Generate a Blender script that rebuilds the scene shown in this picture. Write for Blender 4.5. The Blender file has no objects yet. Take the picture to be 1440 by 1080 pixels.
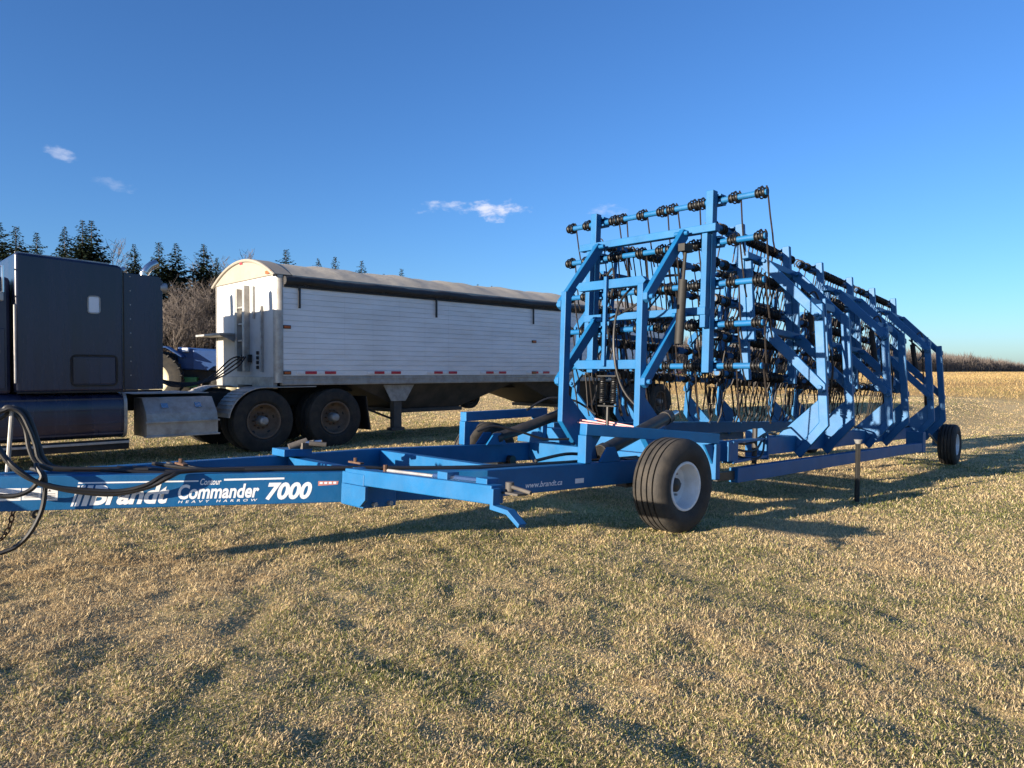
import bpy, bmesh, math, random
import numpy as np
from mathutils import Vector, Matrix, noise as mnoise
R = math.radians
random.seed(7); rng = np.random.default_rng(7)
SC = bpy.context.scene; COL = SC.collection

# ------------------------------------------------------------------ materials
def mat(name, base=(.5, .5, .5), rough=.6, metal=0., var=.15, vscale=6., bump=0., bscale=40., dust_or_sheen=None, dust_or_sheen_amt=.0, dscale=3., coat=0., spec=.5, stretch=(1, 1, 1), chips=None):
    m = bpy.data.materials.new(name); m.use_nodes = True
    nt = m.node_tree; N = nt.nodes; L = nt.links
    p = N['Principled BSDF']
    p.inputs['Roughness'].default_value = rough; p.inputs['Metallic'].default_value = metal
    p.inputs['Coat Weight'].default_value = coat; p.inputs['Specular IOR Level'].default_value = spec
    p.inputs['Coat Roughness'].default_value = .15
    tc = N.new('ShaderNodeTexCoord'); mp = N.new('ShaderNodeMapping'); mp.inputs['Scale'].default_value = stretch
    L.new(tc.outputs['Object'], mp.inputs['Vector'])
    nz = N.new('ShaderNodeTexNoise'); nz.inputs['Scale'].default_value = vscale; nz.inputs['Detail'].default_value = 6; nz.inputs['Roughness'].default_value = .65
    L.new(mp.outputs[0], nz.inputs['Vector'])
    cr = N.new('ShaderNodeValToRGB'); e = cr.color_ramp.elements
    e[0].position = .3; e[1].position = .7
    e[0].color = tuple(c * (1 - var) for c in base) + (1,); e[1].color = tuple(min(1, c * (1 + var)) for c in base) + (1,)
    L.new(nz.outputs['Fac'], cr.inputs['Fac']); out = cr.outputs['Color']
    if dust_or_sheen:
        n2 = N.new('ShaderNodeTexNoise'); n2.inputs['Scale'].default_value = dscale; n2.inputs['Detail'].default_value = 9; n2.inputs['Roughness'].default_value = .7
        L.new(mp.outputs[0], n2.inputs['Vector'])
        mr = N.new('ShaderNodeMapRange'); mr.inputs['From Min'].default_value = .42; mr.inputs['From Max'].default_value = .72
        mr.inputs['To Max'].default_value = dust_or_sheen_amt
        L.new(n2.outputs['Fac'], mr.inputs['Value'])
        mx = N.new('ShaderNodeMix'); mx.data_type = 'RGBA'; mx.inputs['B'].default_value = tuple(dust_or_sheen) + (1,)
        L.new(mr.outputs[0], mx.inputs['Factor']); L.new(out, mx.inputs['A']); out = mx.outputs['Result']
        ma = N.new('ShaderNodeMath'); ma.operation = 'MULTIPLY_ADD'; ma.inputs[1].default_value = .35; ma.inputs[2].default_value = rough
        L.new(mr.outputs[0], ma.inputs[0]); L.new(ma.outputs[0], p.inputs['Roughness'])
    if chips:
        n4 = N.new('ShaderNodeTexNoise'); n4.inputs['Scale'].default_value = 19; n4.inputs['Detail'].default_value = 8; n4.inputs['Roughness'].default_value = .72
        L.new(mp.outputs[0], n4.inputs['Vector'])
        m4 = N.new('ShaderNodeMapRange'); m4.inputs['From Min'].default_value = .66; m4.inputs['From Max'].default_value = .72; m4.inputs['To Max'].default_value = .7
        L.new(n4.outputs['Fac'], m4.inputs['Value'])
        x4 = N.new('ShaderNodeMix'); x4.data_type = 'RGBA'; x4.inputs['B'].default_value = tuple(chips) + (1,)
        L.new(m4.outputs[0], x4.inputs['Factor']); L.new(out, x4.inputs['A']); out = x4.outputs['Result']
    L.new(out, p.inputs['Base Color'])
    if bump:
        n3 = N.new('ShaderNodeTexNoise'); n3.inputs['Scale'].default_value = bscale; n3.inputs['Detail'].default_value = 5
        L.new(mp.outputs[0], n3.inputs['Vector'])
        b = N.new('ShaderNodeBump'); b.inputs['Strength'].default_value = bump; b.inputs['Distance'].default_value = .02
        L.new(n3.outputs['Fac'], b.inputs['Height']); L.new(b.outputs[0], p.inputs['Normal'])
    return m

def attr_mat(name, rough=.85, trans=0.):
    m = bpy.data.materials.new(name); m.use_nodes = True
    nt = m.node_tree; p = nt.nodes['Principled BSDF']; p.inputs['Roughness'].default_value = rough
    p.inputs['Specular IOR Level'].default_value = .15
    a = nt.nodes.new('ShaderNodeAttribute'); a.attribute_name = 'tint'
    nt.links.new(a.outputs['Color'], p.inputs['Base Color'])
    if trans:
        t = nt.nodes.new('ShaderNodeBsdfTranslucent'); nt.links.new(a.outputs['Color'], t.inputs['Color'])
        mx = nt.nodes.new('ShaderNodeMixShader'); mx.inputs['Fac'].default_value = trans
        nt.links.new(p.outputs[0], mx.inputs[1]); nt.links.new(t.outputs[0], mx.inputs[2])
        nt.links.new(mx.outputs[0], nt.nodes['Material Output'].inputs['Surface'])
    return m

DUST = (.30, .24, .16)
M = {}
M['blue'] = mat('blue_paint', (.006, .102, .265), .48, var=.16, vscale=3, dust_or_sheen=(.05, .13, .26), dust_or_sheen_amt=.3, dscale=4, coat=.0, spec=.28, chips=(.07, .065, .06), bump=.04, bscale=60)
M['tyre'] = mat('tyre_rubber', (.020, .0185, .0175), .75, var=.25, vscale=8, dust_or_sheen=(.12, .10, .075), dust_or_sheen_amt=.35, dscale=7, bump=.15, bscale=90)
M['ttyre'] = mat('truck_tyre_rubber', (.016, .015, .014), .85, var=.3, vscale=6, dust_or_sheen=(.12, .1, .075), dust_or_sheen_amt=.35, dscale=5, bump=.15, bscale=70)
M['whiterim'] = mat('white_rim_paint', (.78, .79, .80), .4, var=.05, dust_or_sheen=(.45, .40, .33), dust_or_sheen_amt=.35, dscale=9)
M['brownrim'] = mat('rusty_rim_paint', (.13, .088, .06), .65, var=.3, vscale=14, dust_or_sheen=(.2, .16, .12), dust_or_sheen_amt=.4, dscale=8)
M['creamrim'] = mat('cream_rim_paint', (.48, .43, .29), .5, var=.08)
M['hose'] = mat('hose_rubber', (.012, .012, .013), .5, var=.2)
M['spring'] = mat('spring_steel', (.016, .012, .010), .6, metal=.1, var=.5, vscale=30)
M['cast'] = mat('black_casting', (.0045, .005, .006), .5, var=.3, vscale=20)
M['blacksteel'] = mat('black_steel', (.012, .013, .016), .45, var=.3, vscale=9, dust_or_sheen=DUST, dust_or_sheen_amt=.12)
M['chrome'] = mat('bright_steel', (.62, .61, .60), .22, metal=1., var=.08)
M['zinc'] = mat('galvanised_steel', (.36, .36, .36), .55, metal=.6, var=.25, vscale=10, dust_or_sheen=DUST, dust_or_sheen_amt=.3)
M['alu'] = mat('dull_aluminium', (.42, .41, .39), .5, metal=.55, var=.15, vscale=5, dust_or_sheen=(.22, .17, .11), dust_or_sheen_amt=.6, dscale=4)
M['rust'] = mat('rusty_chain', (.10, .055, .035), .8, metal=.3, var=.4, vscale=30)
M['truck'] = mat('dark_purple_truck_paint', (.010, .014, .044), .22, var=.2, vscale=2, dust_or_sheen=(.052, .060, .105), dust_or_sheen_amt=.5, dscale=2.0, coat=.25, stretch=(1, 1, .10))  # dust layer drawn into pale vertical streaks that imitate reflections
M['white'] = mat('white_panel_paint', (.84, .85, .86), .38, var=.06, vscale=1.5, dust_or_sheen=(.52, .49, .44), dust_or_sheen_amt=.5, dscale=1.2, stretch=(.5, 1, 2))
M['frontwhite'] = mat('sun_dimmed_front_paint', (.50, .50, .49), .5, var=.06, vscale=1.5, dust_or_sheen=(.36, .33, .28), dust_or_sheen_amt=.5, dscale=2)  # panel white darkened so the sunlit wall does not clip, some dust over it
M['cap'] = mat('tan_tarp_cap', (.27, .245, .205), .75, var=.1, vscale=3)
M['tarp'] = mat('tan_grey_tarp', (.40, .36, .29), .85, var=.15, vscale=2, bump=.4, bscale=5)
M['tarpblack'] = mat('black_tarp_roll', (.022, .022, .024), .6, var=.3, vscale=4, bump=.5, bscale=9)
M['dark'] = mat('dark_underbody', (.014, .013, .013), .8, var=.3, dust_or_sheen=(.09, .075, .055), dust_or_sheen_amt=.4)
M['hopper'] = mat('hopper_steel', (.055, .052, .05), .65, var=.25, vscale=3, dust_or_sheen=(.16, .13, .1), dust_or_sheen_amt=.4, dscale=3)
M['amber'] = mat('amber_lens', (.45, .10, .02), .3)
M['red'] = mat('red_reflector', (.50, .03, .05), .3)
M['wrefl'] = mat('white_reflector', (.75, .75, .76), .3)
M['glass'] = mat('dark_glass', (.015, .02, .025), .05, var=.1)
M['pane'] = mat('pale_window', (.70, .74, .80), .15, var=.03)
M['decal'] = mat('white_decal', (.80, .81, .83), .5, var=.03)
M['ink'] = mat('dark_ink', (.06, .06, .07), .6)
M['pink'] = mat('sticker_red', (.55, .22, .18), .5)
M['redline'] = mat('pale_red_line', (.65, .33, .32), .5)
M['tblue'] = mat('tractor_blue', (.008, .045, .16), .5, var=.15, coat=.0)
M['tgreen'] = mat('tractor_green', (.02, .13, .035), .5)
M['bark'] = mat('bark', (.10, .075, .055), .9, var=.3, vscale=12, bump=.4, bscale=14)
M['twig'] = mat('bare_twigs', (.112, .094, .084), .9, var=.25, vscale=.8)
M['needle'] = attr_mat('spruce_needles', .8, .1)
M['grass'] = attr_mat('dry_grass', .8, .35)
M['stake'] = mat('weathered_stake', (.013, .0125, .0115), .7, var=.3, vscale=20)

# ------------------------------------------------------------------ mesh builder
class MB:
    def __init__(s): s.v = []; s.f = []; s.mi = []; s.sm = []; s.slot = 0; s.smooth = False
    def add(s, vs, fs):
        o = len(s.v); s.v += [tuple(v) for v in vs]
        for f in fs: s.f.append(tuple(i + o for i in f)); s.mi.append(s.slot); s.sm.append(s.smooth)
    def box(s, a, b):
        (x0, y0, z0), (x1, y1, z1) = a, b
        x0, x1 = sorted((x0, x1)); y0, y1 = sorted((y0, y1)); z0, z1 = sorted((z0, z1))
        s.add([(x0, y0, z0), (x1, y0, z0), (x1, y1, z0), (x0, y1, z0), (x0, y0, z1), (x1, y0, z1), (x1, y1, z1), (x0, y1, z1)],
              [(0, 3, 2, 1), (4, 5, 6, 7), (0, 1, 5, 4), (1, 2, 6, 5), (2, 3, 7, 6), (3, 0, 4, 7)])
    def bar(s, p, q, w, h, up=(0, 0, 1)):
        p, q, up = Vector(p), Vector(q), Vector(up)
        d = (q - p).normalized(); x = d.cross(up)
        if x.length < 1e-5: x = d.cross(Vector((1, 0, 0)))
        x.normalize(); z = x.cross(d)
        vs = [c + x * (sx * w / 2) + z * (sz * h / 2) for c in (p, q) for sx, sz in ((-1, -1), (1, -1), (1, 1), (-1, 1))]
        s.add(vs, [(0, 1, 2, 3), (7, 6, 5, 4), (0, 4, 5, 1), (1, 5, 6, 2), (2, 6, 7, 3), (3, 7, 4, 0)])
    def prism(s, poly, axis, a, b):
        # poly of 2-D points in the plane normal to axis, extruded from a to b along it
        def P(u, w, t): return {0: (t, u, w), 1: (u, t, w), 2: (u, w, t)}[axis]
        n = len(poly); vs = [P(u, w, a) for u, w in poly] + [P(u, w, b) for u, w in poly]
        s.add(vs, [tuple(range(n))[::-1], tuple(range(n, 2 * n))] + [(i, (i + 1) % n, (i + 1) % n + n, i + n) for i in range(n)])
    def tube(s, pts, r, n=8, cap=True, sub=0):
        P = [Vector(p) for p in pts]
        if sub:
            Q = []
            for i in range(len(P) - 1):
                p0 = P[max(i - 1, 0)]; p1 = P[i]; p2 = P[i + 1]; p3 = P[min(i + 2, len(P) - 1)]
                for k in range(sub):
                    t = k / sub
                    Q.append(.5 * ((2 * p1) + (p2 - p0) * t + (2 * p0 - 5 * p1 + 4 * p2 - p3) * t * t + (3 * p1 - p0 - 3 * p2 + p3) * t ** 3))
            P = Q + [P[-1]]
        rs = r if isinstance(r, (list, tuple)) else [r] * len(P)
        if len(rs) != len(P): rs = [rs[0] + (rs[-1] - rs[0]) * i / (len(P) - 1) for i in range(len(P))]
        nrm = None; vs = []; o = len(P)
        for i, p in enumerate(P):
            d = (P[min(i + 1, o - 1)] - P[max(i - 1, 0)]).normalized()
            if nrm is None:
                nrm = d.cross(Vector((0, 0, 1)))
                if nrm.length < .05: nrm = d.cross(Vector((1, 0, 0)))
            nrm = (nrm - d * nrm.dot(d)).normalized(); b = d.cross(nrm)
            vs += [p + (nrm * math.cos(2 * math.pi * k / n) + b * math.sin(2 * math.pi * k / n)) * rs[i] for k in range(n)]
        fs = [(i * n + k, i * n + (k + 1) % n, (i + 1) * n + (k + 1) % n, (i + 1) * n + k) for i in range(o - 1) for k in range(n)]
        if cap: fs += [tuple(range(n))[::-1], tuple(range((o - 1) * n, o * n))]
        sm = s.smooth; s.smooth = True; s.add(vs, fs); s.smooth = sm
    def lathe(s, prof, c, axis, n=40, closed=False):
        # prof: (t along the axis, radius); axis 0/1/2
        vs = []
        for t, r in prof:
            for k in range(n):
                a = 2 * math.pi * k / n; u, w = r * math.cos(a), r * math.sin(a)
                q = {0: (t, u, w), 1: (u, t, w), 2: (u, w, t)}[axis]
                vs.append((c[0] + q[0], c[1] + q[1], c[2] + q[2]))
        m = len(prof); fs = []
        for i in range(m - (0 if closed else 1)):
            j = (i + 1) % m
            for k in range(n): fs.append((i * n + k, i * n + (k + 1) % n, j * n + (k + 1) % n, j * n + k))
        sm = s.smooth; s.smooth = True; s.add(vs, fs); s.smooth = sm
    def build(s, name, mats, parent=None, bevel=0., off=(0, 0, 0)):
        me = bpy.data.meshes.new(name)
        me.from_pydata([(v[0] - off[0], v[1] - off[1], v[2] - off[2]) for v in s.v], [], s.f)
        if not isinstance(mats, (list, tuple)): mats = [mats]
        for m in mats: me.materials.append(m)
        me.polygons.foreach_set('material_index', s.mi); me.polygons.foreach_set('use_smooth', s.sm)
        if any(s.sm): me.set_sharp_from_angle(angle=R(38))
        bm = bmesh.new(); bm.from_mesh(me); bmesh.ops.recalc_face_normals(bm, faces=bm.faces); bm.to_mesh(me); bm.free()
        o = bpy.data.objects.new(name, me); COL.objects.link(o)
        if parent: o.parent = parent
        if bevel:
            b = o.modifiers.new('bevel', 'BEVEL'); b.width = bevel; b.segments = 2; b.limit_method = 'ANGLE'; b.angle_limit = R(40)
        return o

def empty(name, loc=(0, 0, 0), rot=(0, 0, 0), parent=None):
    o = bpy.data.objects.new(name, None); COL.objects.link(o); o.location = loc; o.rotation_euler = rot; o.empty_display_size = .1
    if parent: o.parent = parent
    return o
def tag(o, label, cat, group=None):
    o['label'] = label; o['category'] = cat
    if group: o['group'] = group
    return o
def structure(o): o['kind'] = 'structure'; return o
def copy_tree(o, parent=None):
    c = o.copy(); COL.objects.link(c)
    if parent: c.parent = parent
    for ch in list(o.children): copy_tree(ch, c)
    return c
def box(name, a, b, m, parent, bevel=.006):
    q = MB(); q.box(a, b); return q.build(name, m, parent, bevel)
def bar(name, p, q_, w, h, m, parent, bevel=.006, up=(0, 0, 1)):
    q = MB(); q.bar(p, q_, w, h, up); return q.build(name, m, parent, bevel)
def tube(name, pts, r, m, parent, n=8, sub=0):
    q = MB(); q.tube(pts, r, n, True, sub); return q.build(name, m, parent)

# ------------------------------------------------------------------ terrain
US = (.719, .695)
def sstep(x, a, b):
    t = np.clip((x - a) / (b - a), 0, 1); return t * t * (3 - 2 * t)
_lat = rng.random((128, 128))
def vnoise(x, y, sc, o=0):
    x = np.asarray(x) * sc + o * 17.3; y = np.asarray(y) * sc + o * 9.7
    i = np.floor(x).astype(int); j = np.floor(y).astype(int); fx = x - i; fy = y - j
    fx = fx * fx * (3 - 2 * fx); fy = fy * fy * (3 - 2 * fy)
    g = lambda a, b: _lat[a % 128, b % 128]
    return (g(i, j) * (1 - fx) + g(i + 1, j) * fx) * (1 - fy) + (g(i, j + 1) * (1 - fx) + g(i + 1, j + 1) * fx) * fy

def terrain(x, y):
    x = np.asarray(x, float); y = np.asarray(y, float)
    s = (x - 1.42) * US[0] + (y - 6.2) * US[1]; v = (x - 1.42) * US[1] - (y - 6.2) * US[0]
    sl = np.clip(s, -7, 30); sl = np.where(sl > 16, 16 + (sl - 16) * .35, sl)
    w = sstep(v, -7.6, -4.4)
    z = -.0437 * sl * w + .05 * (1 - w)
    r = np.hypot(x, y)
    far = sstep(r, 30, 52)
    z = z * (1 - far) - .35 * far * sstep(x + .25 * y, 0, 12)
    z = z + sstep(r, 33, 75) * 1.1 * sstep(x + .25 * y, 0, 12) + sstep(r, 60, 320) * .75 + sstep(r, 300, 2600) * .1
    z = z + .005 * np.sin(x * 1.7 + y * .9) * np.sin(y * 1.3 - x * .6 + 1) + .003 * np.sin(x * 4.1 + 2 * np.sin(y * 2.3)) * np.cos(y * 3.7 + x)
    nr = r < 45
    z = z + np.where(nr, .014 * (vnoise(x, y, 3.1, 11) - .5) + .022 * (vnoise(x, y, 7.3, 12) - .5), 0)
    return z
def tz(x, y): return float(terrain(x, y))
def field_edge(x, y):
    # >0 where the mown lawn ends and the tall dry grass starts
    return np.hypot(x, y) - (43 + 5 * vnoise(x, y, .12, 3)) - 400 * (x + .35 * y < 0)

def make_ground():
    na = 640; rr = [.0]; r = .4
    while r < 4500: rr.append(r); r *= 1.0125 if r < 30 else 1.06
    v = []; ang = np.linspace(0, 2 * np.pi, na, endpoint=False)
    X = np.concatenate([[0.], np.outer(rr[1:], np.sin(ang)).ravel()]); Y = np.concatenate([[0.], np.outer(rr[1:], np.cos(ang)).ravel()])
    Z = terrain(X, Y)
    vs = list(zip(X.tolist(), Y.tolist(), Z.tolist())); f = []
    for k in range(na): f.append((0, 1 + (k + 1) % na, 1 + k))
    for i in range(len(rr) - 2):
        o = 1 + i * na
        for k in range(na): f.append((o + k, o + (k + 1) % na, o + na + (k + 1) % na, o + na + k))
    me = bpy.data.meshes.new('lawn_ground'); me.from_pydata(vs, [], f)
    me.polygons.foreach_set('use_smooth', [True] * len(f))
    col = np.ones((len(vs), 4), np.float32)
    fe = np.clip(field_edge(X, Y) / 4, 0, 1)
    far = sstep(np.hypot(X, Y), 70, 200)
    lawn = np.array([.46, .365, .205]); field = np.array([.46, .32, .135]); stub = np.array([.58, .41, .17])
    n = vnoise(X, Y, .35, 1) * .5 + vnoise(X, Y, 1.6, 2) * .5
    c = lawn[None] * (.75 + .5 * n[:, None]); c = c * (1 - fe[:, None]) + field[None] * fe[:, None]
    c = c * (1 - (far * (fe > 0))[:, None]) + stub[None] * (far * (fe > 0))[:, None]
    col[:, :3] = c
    a = me.attributes.new('tint', 'FLOAT_COLOR', 'POINT'); a.data.foreach_set('color', col.ravel())
    m = bpy.data.materials.new('turf_ground'); m.use_nodes = True; nt = m.node_tree; N = nt.nodes; L = nt.links
    p = N['Principled BSDF']; p.inputs['Roughness'].default_value = .95; p.inputs['Specular IOR Level'].default_value = .1
    at = N.new('ShaderNodeAttribute'); at.attribute_name = 'tint'
    tc = N.new('ShaderNodeTexCoord')
    n1 = N.new('ShaderNodeTexNoise'); n1.inputs['Scale'].default_value = 22; n1.inputs['Detail'].default_value = 8; n1.inputs['Roughness'].default_value = .75
    n2 = N.new('ShaderNodeTexNoise'); n2.inputs['Scale'].default_value = 1.3; n2.inputs['Detail'].default_value = 6
    L.new(tc.outputs['Object'], n1.inputs['Vector']); L.new(tc.outputs['Object'], n2.inputs['Vector'])
    cr = N.new('ShaderNodeValToRGB'); cr.color_ramp.elements[0].position = .35; cr.color_ramp.elements[1].position = .65
    cr.color_ramp.elements[0].color = (.62, .62, .58, 1); cr.color_ramp.elements[1].color = (1.15, 1.12, 1.08, 1)
    L.new(n1.outputs['Fac'], cr.inputs['Fac'])
    mx = N.new('ShaderNodeMix'); mx.data_type = 'RGBA'; mx.blend_type = 'MULTIPLY'; mx.inputs['Factor'].default_value = 1
    L.new(at.outputs['Color'], mx.inputs['A']); L.new(cr.outputs['Color'], mx.inputs['B'])
    mg = N.new('ShaderNodeMix'); mg.data_type = 'RGBA'; mg.inputs['B'].default_value = (.10, .105, .035, 1)
    mr = N.new('ShaderNodeMapRange'); mr.inputs['From Min'].default_value = .5; mr.inputs['From Max'].default_value = .75; mr.inputs['To Max'].default_value = .4
    L.new(n2.outputs['Fac'], mr.inputs['Value']); L.new(mr.outputs[0], mg.inputs['Factor']); L.new(mx.outputs['Result'], mg.inputs['A'])
    L.new(mg.outputs['Result'], p.inputs['Base Color'])
    b = N.new('ShaderNodeBump'); b.inputs['Strength'].default_value = .6; b.inputs['Distance'].default_value = .03
    L.new(n1.outputs['Fac'], b.inputs['Height']); L.new(b.outputs[0], p.inputs['Normal'])
    me.materials.append(m)
    o = bpy.data.objects.new('lawn_ground', me); COL.objects.link(o); structure(o)

def blades(name, X, Y, length, width, tilt, col, z0=None, bend=.5):
    """one mesh of bent tapering blades rooted at X, Y"""
    n = len(X); Z = terrain(X, Y) if z0 is None else z0
    az = rng.random(n) * 2 * np.pi; fa = az + np.pi / 2 + rng.normal(0, .5, n)
    dx, dy = np.cos(az), np.sin(az); wx, wy = np.cos(fa) * width / 2, np.sin(fa) * width / 2
    t1 = tilt * .8; t2 = np.minimum(tilt * (1 + bend * .7), 1.95)
    l1 = length * .5; l2 = length * .5
    mx_, my_, mz = X + dx * np.sin(t1) * l1, Y + dy * np.sin(t1) * l1, Z + np.cos(t1) * l1
    ex, ey, ez = mx_ + dx * np.sin(t2) * l2, my_ + dy * np.sin(t2) * l2, mz + np.cos(t2) * l2
    V = np.empty((n, 5, 3), np.float32)
    V[:, 0] = np.stack([X - wx, Y - wy, Z - .004], 1); V[:, 1] = np.stack([X + wx, Y + wy, Z - .006], 1)
    V[:, 2] = np.stack([mx_ + wx * .8, my_ + wy * .8, mz], 1); V[:, 3] = np.stack([mx_ - wx * .8, my_ - wy * .8, mz], 1)
    V[:, 4] = np.stack([ex, ey, ez], 1)
    me = bpy.data.meshes.new(name)
    me.vertices.add(n * 5); me.vertices.foreach_set('co', V.ravel())
    base = (np.arange(n) * 5)[:, None]
    loops = (base + np.array([[0, 1, 2, 3, 3, 2, 4]])).astype(np.int32)
    me.loops.add(n * 7); me.loops.foreach_set('vertex_index', loops.ravel())
    me.polygons.add(n * 2)
    st = (np.arange(n) * 7)[:, None] + np.array([[0, 4]]); me.polygons.foreach_set('loop_start', st.astype(np.int32).ravel())
    me.update(calc_edges=True)
    a = me.attributes.new('tint', 'FLOAT_COLOR', 'POINT')
    C4 = np.ones((n, 5, 4), np.float32); C4[:, :, :3] = col[:, None, :]
    a.data.foreach_set('color', C4.ravel())
    me.materials.append(M['grass'])
    o = bpy.data.objects.new(name, me); COL.objects.link(o); o['kind'] = 'stuff'
    return o

def rut(x, y):
    # soft old wheel marks in the turf
    d1 = np.abs((x - 1.55) + .33 * (y - 3.6) + .05 * np.sin(y * 3)) ; d2 = np.abs((x + 1.15) - .55 * (y - 4.2) + .06 * np.sin(y * 2.3))
    d3 = np.abs((x + 1.3) + .15 * (y - 4) + .08 * np.sin(y * 4))
    w = np.exp(-(d1 / .13) ** 2) * (y < 5.6) * (vnoise(x, y, 1.3, 7) > .4) + .8 * np.exp(-(d2 / .13) ** 2) * (y < 5.5) * (vnoise(x, y, 1.2, 6) > .42) + .6 * np.exp(-(d3 / .15) ** 2) * (y < 5) * (vnoise(x, y, 1.1, 5) > .45)
    return np.clip(w, 0, 1)

def make_grass():
    # near: dense short matted turf, thinning and coarsening with distance
    def sample(n, r0, r1, half):
        u = rng.random(n); r = r0 * (r1 / r0) ** u; a = (rng.random(n) * 2 - 1) * half
        wide = rng.random(n) < .2; a = np.where(wide, np.sign(a) * (half + rng.random(n) * .55), a)
        return r * np.sin(a), r * np.cos(a), r
    X1, Y1, r1 = sample(1750000, 1.7, 46, .75)
    m = field_edge(X1, Y1) < 1.0
    X1, Y1, r1 = X1[m], Y1[m], r1[m]
    n = len(X1); g = vnoise(X1, Y1, .55, 1) * .55 + vnoise(X1, Y1, 2.3, 2) * .3 + vnoise(X1, Y1, 7, 4) * .25
    rt = rut(X1, Y1)
    k = np.maximum(1, r1 / 4.2)
    sp = vnoise(X1, Y1, 5.5, 8); thin = (sp < .30) | (rt > .45)
    ln = (.015 + .026 * rng.random(n)) * np.minimum(k, 3.) ** .6 * (1 - .45 * thin)
    wd = (.0021 + .0020 * rng.random(n)) * k
    ln = ln * np.clip(r1 / 3.6, .65, 1)
    tl = np.clip(rng.normal(1.32, .34, n), .2, 1.9); straw = rng.random(n) < .025; ln = np.where(straw, ln * 1.8, ln); tl = np.where(straw, 1.5, tl)
    q = rng.random(n) + (g - .52) * 1.5 + rt * .15
    tan = np.array([.64, .495, .27]); pale = np.array([.64, .52, .32]); brown = np.array([.46, .34, .195]); green = np.array([.27, .275, .085]); dk = np.array([.17, .18, .06])
    c = np.where((q < .12)[:, None], brown, np.where((q < .58)[:, None], tan, np.where((q < .84)[:, None], pale, np.where((q < 1.12)[:, None], green, dk))))
    c = c * (.85 + .5 * rng.random((n, 1))) * (1 - .22 * rt[:, None])
    blades('turf_grass', X1, Y1, ln, wd, tl, c)
    # tall dry field grass beyond the lawn
    u = rng.random(380000); r = 38 * (240 / 38) ** u; a = -.35 + rng.random(len(u)) * 1.15
    X, Y = r * np.sin(a), r * np.cos(a); fe = field_edge(X, Y); keep = fe > rng.random(len(u)) * 3.5
    X, Y, r, fe = X[keep], Y[keep], r[keep], fe[keep]; n = len(X)
    ln = (.07 + .13 * rng.random(n)) * np.clip(fe / 6 + .45, 0, 1) * (.6 + .8 * vnoise(X, Y, .5, 5)); wd = (.006 + .006 * rng.random(n)) * r / 30
    g = vnoise(X, Y, .25, 6)
    gold = np.array([.56, .385, .165]); pl = np.array([.66, .49, .24]); br = np.array([.34, .22, .11]); gr = np.array([.26, .24, .08])
    q = rng.random(n) + (g - .5) * .9
    c = np.where((q < .2)[:, None], br, np.where((q < .65)[:, None], gold, np.where((q < 1.0)[:, None], pl, gr))) * (.8 + .4 * rng.random((n, 1)))
    blades('tall_dry_grass', X, Y, ln, wd, np.clip(rng.normal(.95, .35, n), 0, 1.6), c)

make_ground(); make_grass()
exec_after = []

# ------------------------------------------------------------------ harrow
HO = (1.28, 8.66, -.068)
H = empty('heavy_harrow', HO); H.rotation_mode = 'XYZ'
H.rotation_euler = (Matrix.Rotation(R(44), 3, 'Z') @ Matrix.Rotation(R(2.5), 3, 'Y')).to_euler('XYZ')
tag(H, 'long blue folded heavy harrow carrying upright racks of spring tines', 'farm implement')
B = M['blue']; BB, BT = .385, .59
def poly_beam(name, pts, side, parent):
    # box beam through plan points pts (outer edge), thickness .1 towards side (+1/-1 in l)
    q = MB(); n = len(pts)
    inn = []
    for i in range(n):
        d = Vector((pts[min(i + 1, n - 1)][0] - pts[max(i - 1, 0)][0], pts[min(i + 1, n - 1)][1] - pts[max(i - 1, 0)][1])).normalized()
        nn = Vector((-d.y, d.x)) * side * .1; inn.append((pts[i][0] + nn.x, pts[i][1] + nn.y))
    vs = []
    for (a, b) in zip(pts, inn): vs += [(a[0], a[1], BB), (b[0], b[1], BB), (b[0], b[1], BT), (a[0], a[1], BT)]
    fs = [(0, 1, 2, 3), tuple(range(4 * n - 4, 4 * n))[::-1]]
    for i in range(n - 1):
        o = i * 4; fs += [(o + k, o + (k + 1) % 4, o + 4 + (k + 1) % 4, o + 4 + k) for k in range(4)]
    q.add(vs, fs); return q.build(name, B, parent, .006)
nb = poly_beam('drawbar_beam', [(-6.45, -.24), (-6.0, -.42), (-3.45, -1.44), (-.55, -1.47)], 1, H)
fb = poly_beam('drawbar_beam', [(-6.45, -.13), (-6.0, -.05), (-4.22, .32), (-3.15, .58), (-.55, .63)], -1, H)
box('hitch_tongue', (-7.6, -.27, .40), (-6.40, -.10, .58), B, H)
q = MB(); q.bar((-7.6, -.185, .49), (-7.8, -.185, .49), .14, .05); q.lathe([(-.03, .10), (.03, .10), (.03, .05), (-.03, .05)], (-7.88, -.185, .49), 2, 24, True); q.build('hitch_clevis', M['blacksteel'], H)
for u, l0, l1 in ((-4.20, -.98, .22), (-3.12, -1.34, .48)):
    box('cross_member', (u, l0, .40), (u + .10, l1, .575), B, H)
q = MB(); q.prism([(.53, .60), (-1.36, .60), (-1.36, .40), (-1.2, .335), (.42, .335), (.53, .45)], 0, -1.02, -.90); q.build('cross_member', B, H, .006)

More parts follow.
